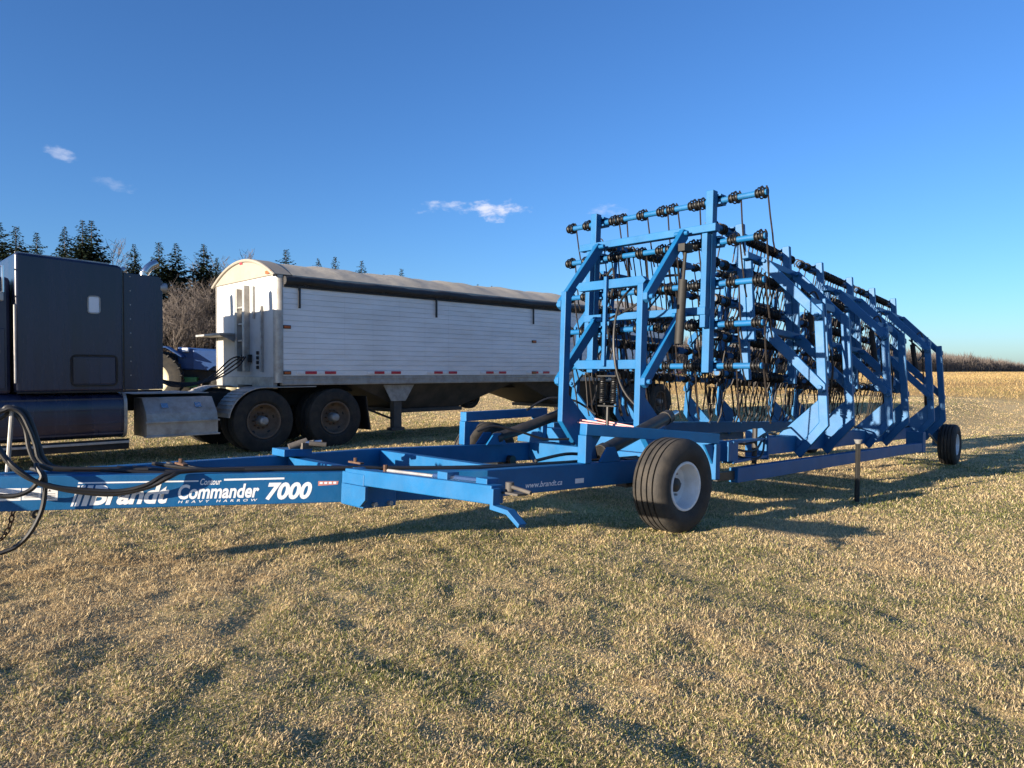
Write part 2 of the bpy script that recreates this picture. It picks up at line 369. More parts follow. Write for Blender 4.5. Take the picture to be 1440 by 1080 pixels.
# --- lettering on the near beam
FA = Vector((-6.0, -.42, 0)); FD = Vector((.9285, -.3714, 0)); FN = Vector((-.3714, -.9285, 0))
def text_mesh(body, shear, bold, space=1.0):
    cu = bpy.data.curves.new('lettering', 'FONT'); cu.body = body; cu.shear = shear; cu.offset = bold; cu.size = 1; cu.resolution_u = 4; cu.space_character = space
    o = bpy.data.objects.new('lettering', cu); COL.objects.link(o)
    dg = bpy.context.evaluated_depsgraph_get(); me = bpy.data.meshes.new_from_object(o.evaluated_get(dg))
    COL.objects.unlink(o); bpy.data.objects.remove(o); return me
def place_text(body, x0, x1, z0, z1, parent, A=FA, D=FD, Nn=FN, shear=.3, bold=.02, space=1., m=None, name='lettering', lift=.0009, rise=0.):
    me = text_mesh(body, shear, bold, space); co = np.array([v.co[:] for v in me.vertices])
    mn, mx = co.min(0), co.max(0)
    for v, c in zip(me.vertices, co):
        s = x0 + (c[0] - mn[0]) / (mx[0] - mn[0]) * (x1 - x0); z = z0 + (c[1] - mn[1]) / (mx[1] - mn[1]) * (z1 - z0) + rise * (s - x0)
        v.co = A + D * s + Nn * lift + Vector((0, 0, z))
    me.materials.clear(); me.materials.append(m or M['decal'])
    o = bpy.data.objects.new(name, me); COL.objects.link(o); o.parent = parent; return o
def decal(name, quads, m, parent, A=FA, D=FD, Nn=FN, lift=.0008):
    q = MB()
    for pts in quads:
        q.add([A + D * s + Nn * lift + Vector((0, 0, z)) for s, z in pts], [tuple(range(len(pts)))])
    return q.build(name, m, parent)
place_text('Brandt', .19, .625, .408, .53, nb, shear=.28, bold=.035)
decal('logo_stripe', [[(x, .406), (x + w, .406), (x + w + .034, .53), (x + .034, .53)] for x, w in ((.093, .012), (.113, .022), (.147, .030))], M['decal'], nb)
decal('pinstripe', [[(.128, .540), (.79, .541), (.79, .550), (.128, .549)], [(.94, .545), (1.311, .548), (1.311, .560), (.94, .557)]], M['decal'], nb)
place_text('Contour', .80, .925, .520, .560, nb, shear=.3, bold=.012)
place_text('Commander', .674, 1.157, .431, .525, nb, shear=.2, bold=.03)
place_text('HEAVY HARROW', .676, 1.147, .408, .424, nb, shear=.2, bold=.015, space=1.9)
place_text('7000', 1.196, 1.491, .412, .528, nb, shear=.25, bold=.04)
decal('sticker', [[(1.53, .50), (1.66, .507), (1.665, .530), (1.53, .532)]], M['pink'], nb)
decal('sticker_print', [[(1.54 + i * .03, .512), (1.56 + i * .03, .512), (1.56 + i * .03, .526), (1.54 + i * .03, .526)] for i in range(4)], M['decal'], nb, lift=.0014)
for a, b, z0, z1 in ((-.36, -.16, .448, .520), (-.155, -.06, .450, .520), (-.055, .025, .444, .516)):
    d_ = decal('warning_decal', [[(a, z0), (b, z0), (b, z1), (a, z1)]], M['decal'], nb)
    decal('decal_print', [[(a + .012, z0 + .012 + i * .009), (b - .012, z0 + .012 + i * .009), (b - .012, z0 + .0145 + i * .009), (a + .012, z0 + .0145 + i * .009)] for i in range(4)] + [[(a + .03, z1 - .018), (a + .045, z1 - .018), (a + .0375, z1 - .006)]], M['ink'], d_, lift=.0014)
SA = Vector((-3.45, -1.44, 0)); SD = Vector((1, -.0103, 0)).normalized(); SN = Vector((-.0103, -1, 0)).normalized()
place_text('www.brandt.ca', .40, .82, .43, .475, nb, SA, SD, SN, shear=.25, bold=.008)
decal('sticker', [[(.98, .43), (1.09, .43), (1.09, .47), (.98, .47)]], M['wrefl'], nb, SA, SD, SN)

# --- lock arm standing out from the near beam, on its hinge plate
u0 = -4.36
pl = box('hinge_plate', (u0 - .02, -1.13, .375), (u0 + .06, -1.09, .625), B, H, .003)
q = MB(); q.box((u0 - .10, -1.36, .385), (u0 + .16, -1.09, .605)); q.build('hinge_bracket', B, H, .006)
for (du, z) in ((-.02, .59), (-.02, .41), (.10, .41), (.10, .59)):
    q = MB(); q.lathe([(-.02, .0), (-.02, .016), (.012, .016), (.012, 0)], (u0 + du, -1.372, z), 1, 6); q.build('bolt', M['zinc'], H)
arm = MB(); arm.bar((u0 - .05, -1.12, .575), (u0 - .05, -2.58, .625), .09, .10); la = arm.build('lock_arm', B, H, .006)
q = MB(); q.prism([(-1.13, .53), (-1.42, .535), (-1.42, .45), (-1.36, .40), (-1.13, .40)], 0, u0 - .125, u0 - .102); q.build('gusset', B, la, .002)
q = MB(); pr = [(-2.575, .66), (-2.60, .66), (-2.60, .575), (-2.71, .565), (-2.80, .505), (-2.79, .485), (-2.70, .54), (-2.575, .55)]; q.prism(pr, 0, u0 - .10, u0 - .045); q.build('hook', B, la, .003)
q = MB(); q.tube([(u0 - .02, -1.5, .645), (u0 - .02, -2.2, .665)], .011, 8); q.build('link_rod', M['zinc'], la)
q = MB(); q.tube([(u0 - .02, -2.0, .66), (u0 - .02, -2.5, .678)], .02, 8); q.build('spring_sleeve', M['chrome'], la)
for l_ in (-2.12, -2.46): box('bracket', (u0 - .06, l_ - .045, .60), (u0 + .03, l_ + .045, .70), B, la, .003)
q = MB(); q.tube([(u0 - .03, -1.5, .60), (u0 - .03, -1.5, .68)], .014, 8); q.build('pin', M['rust'], la)
q = MB(); q.box((u0 - .02, -2.70, .628), (u0 + .06, -2.50, .640)); q.tube([(u0 + .02, -2.60, .64), (u0 + .02, -2.60, .69)], .024, 10); q.tube([(u0 + .02, -2.62, .665), (u0 + .02, -2.76, .650)], .011, 8); q.build('latch', M['hopper'], la, .002)

# --- hoses
q_h = [('A', [(-6.6, -.10, .80), (-6.37, -.14, .93), (-6.24, -.19, .96), (-6.19, -.21, .98), (-6.14, -.23, .95), (-6.1, -.25, .86), (-6.07, -.26, .77), (-6.04, -.27, .67), (-5.94, -.32, .62), (-5.5, -.47, .615)]),
       ('A2', [(-6.6, -.10, .74), (-6.36, -.1, .87), (-6.23, -.15, .92), (-6.19, -.17, .96), (-6.15, -.19, .93), (-6.11, -.2, .85), (-6.09, -.21, .74), (-6.05, -.23, .65), (-5.95, -.27, .61), (-5.5, -.44, .61)]),
       ('A3', [(-6.6, -.12, 1.0), (-6.37, -.12, 1.02), (-6.24, -.17, .97), (-6.2, -.19, .99), (-6.12, -.22, .96), (-6.08, -.24, .87), (-6.05, -.25, .77), (-6.01, -.27, .66), (-5.9, -.31, .615), (-5.5, -.5, .61)]),
       ('B', [(-6.5, -.30, 1.0), (-6.36, -.34, .96), (-6.26, -.38, .75), (-6.21, -.43, .67), (-6.15, -.46, .61), (-6.08, -.48, .555), (-6.01, -.50, .53), (-5.89, -.54, .50), (-5.72, -.60, .482), (-5.55, -.67, .52), (-5.44, -.71, .58), (-5.33, -.70, .612), (-5.0, -.78, .612)]),
       ('B2', [(-6.45, -.30, .93), (-6.36, -.34, .90), (-6.24, -.41, .70), (-6.15, -.46, .60), (-6.02, -.50, .54), (-5.89, -.54, .515), (-5.70, -.61, .50), (-5.56, -.67, .535), (-5.44, -.69, .60), (-5.2, -.72, .614)]),
       ('C', [(-6.5, -.3, .55), (-6.35, -.37, .52), (-6.26, -.4, .49), (-6.18, -.44, .49), (-6.12, -.46, .52), (-6.09, -.47, .56), (-6.07, -.48, .6), (-6.09, -.42, .66), (-6.0, -.35, .62)]),
       ('D', [(-6.10, -.36, .63), (-6.06, -.47, .61), (-6.05, -.47, .51), (-6.06, -.46, .4), (-6.1, -.45, .29), (-6.15, -.42, .21), (-6.21, -.4, .17), (-6.3, -.36, .16), (-6.5, -.2, .25)])]
for k, pts in q_h: tube('hydraulic_hose', pts, .0135, M['hose'], H, 8, 5)
for i in range(6):
    o1 = .115 + .03 * (i % 3); zz = .612 + .02 * (i // 3) + .006 * (i % 2)
    pts = [(-5.75 + .1 * i, -.52 + o1 * .93, zz)]
    for u, l in ((-5.2, -.74), (-4.7, -.94), (-4.2, -1.14), (-3.5, -1.40), (-2.9, -1.445), (-2.2, -1.45), (-1.4, -1.46)):
        pts.append((u, l + o1 + random.uniform(-.012, .012), zz - .035 + random.uniform(-.006, .006) + (.0 if u < -4 else -.01)))
    tube('hydraulic_hose', pts, .0135, M['hose'], H, 7, 4)
tube('hose_stand', [(-6.18, -.19, 1.0), (-6.19, -.18, .60)], .012, M['zinc'], H)
for u, l in ((-5.32, -.6), (-4.28, -1.02)):
    q = MB(); q.bar((u, l - .03, .642), (u, l + .13, .642), .03, .012); q.tube([(u, l + .06, .64), (u, l + .06, .675)], .012, 6); q.build('hose_clamp', M['rust'], H)
q = MB(); P0 = [(-6.16, -.25, .385), (-6.18, -.24, .27), (-6.21, -.23, .21), (-6.30, -.2, .17), (-6.42, -.18, .20)]
i = 0
for a, b in zip(P0[:-1], P0[1:]):
    a, b = Vector(a), Vector(b); nl = max(2, int((b - a).length / .030))
    for k in range(nl):
        c = a.lerp(b, (k + .5) / nl); d = (b - a).normalized(); s = d.orthogonal().normalized()
        if i % 2: s = d.cross(s)
        i += 1
        ring = [c + d * (.024 * math.cos(t)) + s * (.013 * math.sin(t)) for t in np.linspace(0, 2 * math.pi, 11)]
        q.tube(ring, .0045, 5, False)
q.build('safety_chain', M['rust'], H)
q = MB(); q.lathe([(-.02, .012), (-.02, .028), (.02, .028), (.02, .012)], (-6.07, -.38, .365), 1, 14, True); q.build('chain_hook', M['blacksteel'], H)
q = MB(); q.box((-4.30, .08, .592), (-4.05, .30, .65)); q.build('jack_mount', B, H, .004)
q = MB(); q.tube([(-4.22, .16, .66), (-4.08, .12, .71)], .032, 10); q.tube([(-4.12, .2, .68), (-4.05, .05, .71)], .018, 8); q.box((-4.14, .08, .65), (-4.05, .16, .70)); q.tube([(-4.1, .05, .70), (-3.98, -.02, .69)], .02, 8); q.build('hitch_jack', M['hopper'], H); tube('pin', [(-4.10, .10, .70), (-4.0, .02, .715)], .014, M['chrome'], H)

# --- wheels
def ag_wheel(name, u, l, side, Rr=.41, W=.32, rim=.205):
    w = empty(name, (u, l, Rr), parent=H)
    h = W / 2
    prof = [(-h * .78, rim), (-h * .98, rim + .05), (-h, Rr - .10), (-h * .93, Rr - .045), (-h * .80, Rr - .012)]
    for gz in (-.55, -.18, .18, .55):
        prof += [(h * (gz - .05), Rr), (h * (gz - .035), Rr - .03), (h * (gz + .035), Rr - .03), (h * (gz + .05), Rr)]
    prof += [(h * .80, Rr - .012), (h * .93, Rr - .045), (h, Rr - .10), (h * .98, rim + .05), (h * .78, rim)]
    t = MB(); t.lathe(prof, (0, 0, 0), 1, 64); t.build('tyre', M['tyre'], w)
    s = -1 if side < 0 else 1
    rp = [(s * h * .80, rim + .012), (s * h * .86, rim + .006), (s * h * .86, rim - .012), (s * h * .55, rim - .022), (-s * h * .05, rim - .03), (-s * h * .12, rim - .06), (-s * h * .12, .085), (-s * h * .0, .07), (-s * h * .0, 0)]
    r = MB(); r.lathe(rp, (0, 0, 0), 1, 48); r.lathe([(-s * h * .8, rim + .01), (-s * h * .8, 0)], (0, 0, 0), 1, 32); ro = r.build('rim', M['whiterim'], w)
    hb = MB(); hb.lathe([(-s * h * .1, .065), (s * h * .22, .06), (s * h * .3, .045), (s * h * .33, 0)], (0, 0, 0), 1, 24)
    hb.build('hub', M['blacksteel'], w)
    bl = MB()
    for k in range(6):
        a = k * math.pi / 3; bl.lathe([(-s * h * .12, .011), (s * h * .02, .011), (s * h * .02, 0)], (.105 * math.cos(a), 0, .105 * math.sin(a)), 1, 6)
    bl.build('wheel_nut', M['zinc'], w)
    return w
w1 = ag_wheel('transport_wheel', -1.62, -1.85, -1); w1.rotation_euler = (0, 0, R(-3))
ag_wheel('transport_wheel', -1.35, .93, 1)
w2 = ag_wheel('tail_wheel', 9.5, -1.13, -1); w2.rotation_euler = (0, 0, R(4))
w3 = ag_wheel('tail_wheel', 9.5, 1.75, 1)
q = MB(); q.tube([(-1.62, -1.75, .41), (-1.62, -1.3, .41)], .05, 12); q.box((-1.72, -1.42, .34), (-1.52, -1.30, .60)); q.build('stub_axle', M['blacksteel'], H)
q = MB(); q.tube([(-1.35, .85, .41), (-1.35, .45, .41)], .05, 12); q.box((-1.45, .50, .34), (-1.25, .6, .384)); q.build('stub_axle', M['blacksteel'], H)

# --- arches beside the wheels, lift cylinders
def arch(p0, p1, zt0, zt1, zb0, zb1, parent):
    q = MB(); t = .09
    q.bar((*p0, zt0 - .05), (*p1, zt1 - .05), t, .10)
    q.bar((p0[0] + .03, p0[1], zb0), (p0[0] + .03, p0[1], zt0 - .101), t, .085, (1, 0, 0)); q.bar((p1[0] - .03, p1[1], zb1), (p1[0] - .03, p1[1], zt1 - .101), t, .085, (1, 0, 0))
    for p, s, z in ((p0, 1, zt0), (p1, -1, zt1)):
        q.add([(p[0] + s * .072, p[1] - .012, z - .102), (p[0] + s * .24, p[1] - .012, z - .102), (p[0] + s * .072, p[1] - .012, z - .30), (p[0] + s * .072, p[1] + .012, z - .102), (p[0] + s * .24, p[1] + .012, z - .102), (p[0] + s * .072, p[1] + .012, z - .30)],
              [(0, 1, 2), (5, 4, 3), (0, 3, 4, 1), (1, 4, 5, 2), (2, 5, 3, 0)])
    return q.build('wheel_arch_frame', B, parent, .005)
arch((-2.35, -1.42), (-.62, -1.68), .93, .83, .592, .38, H)
arch((-1.98, .60), (-.50, .78), .945, 1.0, .592, .60, H)
def cylinder(name, p, q_, r, parent, ext=.35, m=None):
    p, q_ = Vector(p), Vector(q_); d = (q_ - p); k = MB(); k.tube([p, p + d * (1 - ext)], r, 14); k.tube([p + d * .0, p + d * .05], r * 1.15, 14); k.tube([p + d * (1 - ext - .06), p + d * (1 - ext)], r * 1.12, 14)
    o = k.build(name, m or M['blacksteel'], parent)
    k = MB(); k.tube([p + d * (1 - ext), q_], r * .45, 10); k.build('piston_rod', M['chrome'], o if parent is H else parent)
    return o
cylinder('lift_cylinder', (-2.0, -1.33, .66), (-.52, -1.15, 1.02), .065, H, .12)
cylinder('lift_cylinder', (-1.60, .48, .655), (-.52, .35, .98), .06, H, .12)
for u, l in ((-2.0, -1.36), (-1.62, .52)):
    q = MB()
    for s in (-.085, .085): q.prism([(u - .16, .592), (u + .14, .592), (u + .05, .72), (u - .05, .72)], 1, l + s - .012, l + s + .012)
    q.build('cylinder_lug', B, H, .003)
tube('hydraulic_hose', [(-1.9, .45, .74), (-1.7, .40, .80), (-1.4, .3, .74), (-1.1, .2, .66), (-.8, .1, .66)], .013, M['hose'], H, 7, 5)
tube('hydraulic_hose', [(-1.2, .4, .98), (-.9, .35, 1.12), (-.6, .2, 1.10), (-.45, 0, .95)], .013, M['hose'], H, 7, 5)
tube('hydraulic_hose', [(-2.1, -1.30, .64), (-2.4, -1.28, .66), (-2.8, -1.3, .62)], .014, M['hose'], H, 7, 5)
q = MB()
for i in range(3): q.tube([(-.62 + i * .05, .35 - .2 * i, .86 + .02 * i), (-.60 + .03 * i, -.3, .83 + .02 * i), (-.56, -.8, .79 + .015 * i), (-.5, -1.2, .74)], .009, 6, True, 5)
q.build('hydraulic_line', M['redline'], H)

# --- harrow section unit, built once
U = empty('harrow_section', parent=H)
PX, UXp = .535, .82
def post(sx):
    x = sx * PX; w = .036; q = MB()
    q.prism([(0, .86), (0, 2.36), (.105, 2.36), (.105, .905), (.425, .545), (.36, .47)], 0, x - w, x + w)
    o = q.build('lift_post', B, U, .006)
    q = MB(); q.prism([(.107, 1.18), (.60, .77), (.60, .60), (.427, .548), (.107, .905)], 0, x - .022, x + .022); q.build('gusset', B, U, .004)
    return o
for sx in (-1, 1):
    post(sx); x = sx * PX
    for nm, z0, z1 in (('upper_arm', 2.27, 2.98), ('lower_arm', 1.38, 2.08)):
        q = MB(); q.prism([(-.005, z0 - .085), (-.005, z0 - .015), (.65, z1 + .052), (.741, z1 + .052), (.741, z1 - .04), (.05, z0 - .115)], 0, x + sx * .038, x + sx * .095)
        for yy, zz in ((.05, z0 - .05), (.67, z1 + .01)): q.lathe([(-.085, 0), (-.085, .026), (.085, .026), (.085, 0)], (x + sx * .05, yy, zz), 0, 10)
        q.build(nm, B, U, .005)
    ux = sx * UXp
    q = MB(); q.box((ux - .045, .84, 1.46), (ux + .045, .94, 3.47)); q.build('upright', B, U, .006)
    q = MB(); q.box((ux - .03, .755, 1.95), (ux + .036, .8375, 2.98)); q.build('upright_stiffener', B, U, .005)
for z in (3.03, 2.13):
    q = MB(); q.box((-.96 if z > 3 else -.86, .742, z - .042), (.96 if z > 3 else .86, .838, z + .042)); q.build('cross_tube', B, U, .005)
for z in (2.42, 1.52):
    q = MB(); q.prism([(-.53 + .04, z), (-.44, z + .05), (.44, z + .05), (.49, z), (.44, z - .05), (-.44, z - .05)], 1, .16, .25); q.build('torsion_tube', B, U, .004)
q = MB(); q.box((-.05, .12, 1.50), (-.01, .157, 2.50)); q.build('link_strap', B, U, .004)
def helix(c, r, turns, h, wire, n=14, axis=2):
    pts = []
    for i in range(int(turns * n) + 1):
        a = 2 * math.pi * i / n; t = h * i / (turns * n)
        p = (r * math.cos(a), r * math.sin(a), t)
        p = {2: p, 0: (p[2], p[0], p[1])}[axis]
        pts.append((c[0] + p[0], c[1] + p[1], c[2] + p[2]))
    return pts
q = MB()
for x in (-.09, .07): q.tube(helix((x, .21, 1.08), .027, 13, .30, .012), .010, 5)
q.box((-.14, .17, 1.385), (.12, .25, 1.40)); q.box((-.13, .18, 1.05), (.11, .24, 1.065)); q.tube([(-.01, .21, 1.05), (-.01, .21, .80)], .02, 8)
q.build('trip_spring', M['cast'], U)
q = MB(); q.tube([(.70, .50, 1.75), (.70, .55, 2.45)], .048, 12); q.tube([(.70, .55, 2.45), (.70, .58, 2.78)], .02, 8); q.box((.66, .5, 2.76), (.74, .66, 2.84)); q.build('section_cylinder', M['stake'], U)
for pts in ([(.18, .5, 2.5), (.08, .25, 2.2), (.12, .12, 1.7), (.2, .2, 1.25), (.45, .35, .95), (.55, .5, .82)], [(.68, .5, 2.5), (.5, .35, 2.45), (.3, .3, 2.2), (-.1, .3, 2.05)], [(-.15, .3, 2.55), (-.02, .25, 2.6), (.02, .2, 2.35), (-.1, .22, 2.1), (.0, .25, 1.7)]):
    tube('hydraulic_hose', pts, .014, M['hose'], U, 7, 5)
# spring tine: clamp casting, coil and wire
def tine_mesh(seed):
    rr = random.Random(seed); q = MB()
    q.slot = 1
    q.lathe([(-.062, .034), (-.062, .050), (-.050, .052), (-.046, .040), (.0, .038), (.024, .040), (.03, .053), (.042, .052), (.042, .034)], (0, 0, 0), 0, 12)
    hx = helix((-.04, 0, 0), .060, 2.25, .092, .01, 12, 0)
    e = Vector(hx[-1]); tx = rr.uniform(-.02, .02)
    tail = [e, e + Vector((.005, .03, -.09)), e + Vector((tx * .5, .08, -.30)), e + Vector((tx, .13, -.50)), e + Vector((tx * 1.2, .135, -.56)), e + Vector((tx * 1.3, .185, -.67))]
    q.tube(hx, .0085, 5); q.slot = 0
    q.tube([e - Vector((.0, .004, -.01))] + tail, .0095, 5)
    q.tube([(-.02, .0, .06), (-.02, .05, .085), (-.02, .09, .04), (-.02, .08, -.03)], .0088, 5, True, 3)
    o = q.build('spring_tine', [M['spring'], M['cast']]); me = o.data; bpy.data.objects.remove(o); return me
TM = [tine_mesh(i) for i in range(4)]
TX = [-1.34, -1.06, -.68, -.46, -.20, .04, .28, .52, .68, 1.08, 1.34]
ROWS = [3.385, 2.92, 2.455, 2.0, 1.54]
tpos = []
for r, z in enumerate(ROWS):
    q = MB(); q.tube([(-1.40, 1.02, z), (1.40, 1.02, z)], .034, 12); q.build('tine_bar', B, U)
    for sx in (-1, 1):
        q = MB(); q.box((sx * UXp - .08, .942, z - .055), (sx * UXp + .08, 1.06, z - .036)); q.box((sx * UXp - .08, .942, z + .036), (sx * UXp + .08, 1.06, z + .055)); q.box((sx * UXp - .08, 1.058, z - .0355), (sx * UXp + .08, 1.075, z + .0355))
        q.build('bar_clamp', B, U)
    for k, x in enumerate(TX):
        x2 = x + (.05 * ((r * 3 + k) % 3 - 1) if abs(x) < 1.2 else 0)
        if abs(abs(x2) - UXp) < .13: x2 += .1 if abs(x2) > UXp else -.1 * (1 if x2 > 0 else -1)
        tpos.append((x2, 1.02, z, (r * 5 + k * 3) % 4))
def add_tines(unit):
    for x, y, z, k in tpos:
        o = bpy.data.objects.new('spring_tine', TM[k]); COL.objects.link(o); o.parent = unit; o.location = (x, y, z)
def place(o, u, l, deg, lean):
    m = Matrix.Translation((u, l, 0)) @ Matrix.Rotation(R(deg), 4, 'Z') @ Matrix.Translation((0, .45, .6)) @ Matrix.Rotation(R(-lean), 4, 'X') @ Matrix.Translation((0, -.45, -.6))
    o.matrix_local = m; return m
units = [(-.9, -.375, -90, 0)]
for k in range(3): units.append((2.33 + 3.10 * k, -1.78 + .272 * k, 5, 4))
for k in range(3): units.append((2.33 + 3.10 * k, 2.33 - .16 * k, 180 - 3, 4))
un = [U]
for _ in units[1:]: un.append(copy_tree(U, H))
mats_ = [place(o, *p) for o, p in zip(un, units)]
add_tines(un[0]); add_tines(un[1])
allv = []; allf = []; mi = []; base = 0
tv = [np.array([v.co[:] for v in me.vertices]) for me in TM]
q = MB()
tall_ = [(x + dx, y, z, (k + 1) % 4) for (x, y, z, k) in tpos for dx in (.13,) if -1.2 < x < 1.2 and abs(abs(x + dx) - UXp) > .12]
for m_, tset in [(mats_[1], tall_)] + [(m, tpos + tall_) for m in mats_[2:]]:
    Rm = np.array(m_.to_3x3()); T_ = np.array(m_.translation)
    for x, y, z, k in tset:
        vv = (tv[k] + np.array([x, y, z])) @ Rm.T + T_
        o_ = len(q.v); q.v += [tuple(p) for p in vv.tolist()]
        for p in TM[k].polygons: q.f.append(tuple(i + o_ for i in p.vertices)); q.mi.append(p.material_index); q.sm.append(True)
me = bpy.data.meshes.new('spring_tine'); me.from_pydata(q.v, [], q.f); me.materials.append(M['spring']); me.materials.append(M['cast'])
me.polygons.foreach_set('material_index', q.mi); me.polygons.foreach_set('use_smooth', q.sm)
o = bpy.data.objects.new('spring_tine', me); COL.objects.link(o); o.parent = H; o['kind'] = 'stuff'

# --- toolbars, hinges, draft poles
box('centre_toolbar', (-.50, -1.75, .55), (-.30, 1.25, .75), B, H)
def along(u_, l_, deg): return lambda a, b: (u_ + a * math.cos(R(deg)) - b * math.sin(R(deg)), l_ + a * math.sin(R(deg)) + b * math.cos(R(deg)))
fr = along(2.33, -1.78, 5); fl = along(2.33, 2.33, 177)
q = MB(); p, p2 = fr(-1.5, .50), fr(7.9, .50); q.bar((*p, .65), (*p2, .65), .20, .20); q.build('wing_toolbar', B, H, .006)
q = MB(); p, p2 = fl(1.5, .50), fl(-7.9, .50); q.bar((*p, .65), (*p2, .65), .20, .20); q.build('wing_toolbar', B, H, .006)
q = MB(); p = fr(-1.5, .50); q.prism([(p[1] - .14, .50), (p[1] + .14, .50), (p[1] + .14, .82), (p[1] - .06, .86), (p[1] - .14, .78)], 0, p[0] - .05, p[0] - .02); q.build('hinge_plate', B, H, .004)
for z in (.54, .74):
    q = MB(); q.bar((-.42, -1.70, z), (.70, -1.50, z), .12, .025); q.build('hinge_link', B, H, .003)
tube('hinge_pin', [(.45, -1.54, .47), (.45, -1.54, .86)], .03, M['blacksteel'], H)
for i in range(3): tube('hydraulic_hose', [(-.5, -1.5 + .1 * i, .78), (-.1, -1.55, .60 + .06 * i), (.3, -1.68 + .06 * i, .56 + .07 * i), (.75, -1.52, .80), (1.2, -1.42, .77)], .012, M['hose'], H, 7, 5)
q = MB(); q.bar((-.62, -1.68, .40), (-.04, -1.68, .40), .05, .09); q.build('pole_hinge', M['blacksteel'], H, .004)
q = MB(); q.bar((-.28, -1.69, .40), (6.6, -1.41, .46), .10, .15); q.build('draft_pole', B, H, .005)
q = MB(); q.bar((.0, 1.75, .40), (6.6, 1.9, .46), .10, .15); q.build('draft_pole', B, H, .005)
q = MB(); q.box((6.6, -1.47, .37), (6.75, -1.2, .72)); q.build('pole_bracket', B, H, .005)
for s, l_ in ((-1, -1.13), (1, 1.75)):
    q = MB(); y0 = l_ - s * .2; q.box((9.44, min(y0, y0 - s * .10), .36), (9.56, max(y0, y0 - s * .10), .78)); q.tube([(9.5, l_ - s * .02, .41), (9.5, y0 - s * .05, .41)], .04, 10); q.build('caster_fork', B, H, .004)
    q = MB(); q.tube([(8.7, l_ + .15 * -s, .62), (9.4, l_ - s * .2, .42)], .02, 8); q.build('brace_rod', M['zinc'], H)
# drape of hoses along the wing
q = MB(); pts = []
for k in range(13):
    a, b = fr(-1.2 + k * .72, .42 + .05 * (k % 2)); pts.append((a, b, .80 + .05 * math.sin(k * 1.9)))
q.tube(pts, .013, 7, True, 4); q.build('hydraulic_hose', M['hose'], H)

# ------------------------------------------------------------------ stake
def on_h(u, l):
    w = H.matrix_basis @ Vector((u, l, 0)); return w.x, w.y
sx_, sy_ = on_h(1.96, -2.09); sz_ = tz(sx_, sy_)
ST = empty('metal_stake', (sx_, sy_, sz_)); tag(ST, 'slim dark metal stake with pale cap standing upright in shaded grass before the folded wing', 'stake')
q = MB(); q.bar((0, 0, -.05), (0.012, 0, .70), .045, .045, (1, 0, 0)); q.build('shaft', M['stake'], ST, .004)
q = MB(); q.lathe([(0, .0), (0, .028), (.05, .05), (.055, 0)], (.012, 0, .70), 2, 12); q.build('cap', M['zinc'], ST)

# ------------------------------------------------------------------ highway tractor
TO = Vector((-4.14, 11.9, .05)); TY = R(44.4)
TK = empty('semi_truck', TO, (0, 0, TY)); tag(TK, 'dark purple sleeper semi truck parked at left edge hitched to white grain trailer', 'truck')
P_ = M['truck']
def rbox(name, a, b, m, parent, bev, seg=4):
    q = MB(); q.box(a, b); o = q.build(name, m, parent); md = o.modifiers.new('bevel', 'BEVEL'); md.width = bev; md.segments = seg; md.limit_method = 'ANGLE'
    for p in o.data.polygons: p.use_smooth = False
    return o
def ring_plate(x0, x1, z0, z1, r, w, y0, y1):
    def rr_(a0, a1, b0, b1, r): 
        return [(cx + r * math.cos(t), cz + r * math.sin(t)) for cx, cz, t0 in ((a1 - r, b1 - r, 0), (a0 + r, b1 - r, 90), (a0 + r, b0 + r, 180), (a1 - r, b0 + r, 270)) for t in np.linspace(R(t0), R(t0 + 90), 7)]
    o = rr_(x0, x1, z0, z1, r); i = rr_(x0 + w, x1 - w, z0 + w, z1 - w, max(r - w, .004)); n = len(o); q = MB()
    vs = [(x, y0, z) for x, z in o] + [(x, y0, z) for x, z in i] + [(x, y1, z) for x, z in o] + [(x, y1, z) for x, z in i]
    fs = []
    for k in range(n):
        m = (k + 1) % n; fs += [(k, m, n + m, n + k), (k, 2 * n + k, 2 * n + m, m), (n + k, n + m, 3 * n + m, 3 * n + k)]
    q.add(vs, fs); return q
q = MB(); q.prism([(-3.46, 1.07), (-2.14, 1.07), (-2.14, 2.85), (-2.20, 2.90), (-3.46, 2.95)], 1, 0, 2.4); sl = q.build('sleeper', P_, TK)
md = sl.modifiers.new('bevel', 'BEVEL'); md.width = .07; md.segments = 4; md.limit_method = 'ANGLE'
for y in (.012, 2.35):
    q = MB(); q.prism([(-2.138, 1.09), (-1.6, 1.09), (-1.6, 2.72), (-1.66, 2.785), (-2.138, 2.80)], 1, y, y + .035); q.build('side_fairing', P_, TK, .004)
q = MB(); q.prism([(-3.44, 2.952), (-2.3, 2.912), (-2.3, 2.93), (-3.44, 2.97)], 1, .10, .13); q.build('roof_gutter', M['alu'], TK)
q = MB(); q.box((-3.45, -.012, 1.055), (-1.62, .03, 1.085)); q.build('bottom_trim', M['dark'], TK, .004)
q = MB(); q.box((-2.155, -.006, 1.1), (-2.141, .004, 2.83)); q.build('panel_seam', M['dark'], TK)
sw = rbox('sleeper_window', (-2.60, -.012, 2.19), (-2.46, .01, 2.42), M['pane'], sl, .02)
q = ring_plate(-2.612, -2.448, 2.178, 2.432, .045, .014, -.016, .005); q.build('window_frame', M['alu'], sl)
hd = rbox('hatch_door', (-2.80, -.010, 1.175), (-2.255, .01, 1.565), P_, sl, .06)
q = ring_plate(-2.825, -2.23, 1.145, 1.595, .075, .022, -.018, .005); q.build('door_seal', M['dark'], hd)
q = MB()
for z in np.linspace(1.3, 2.75, 8): q.lathe([(-.006, 0), (-.006, .010), (.01, .010)], (-2.05, .012, z), 1, 8)
q.build('rivet', M['zinc'], TK)
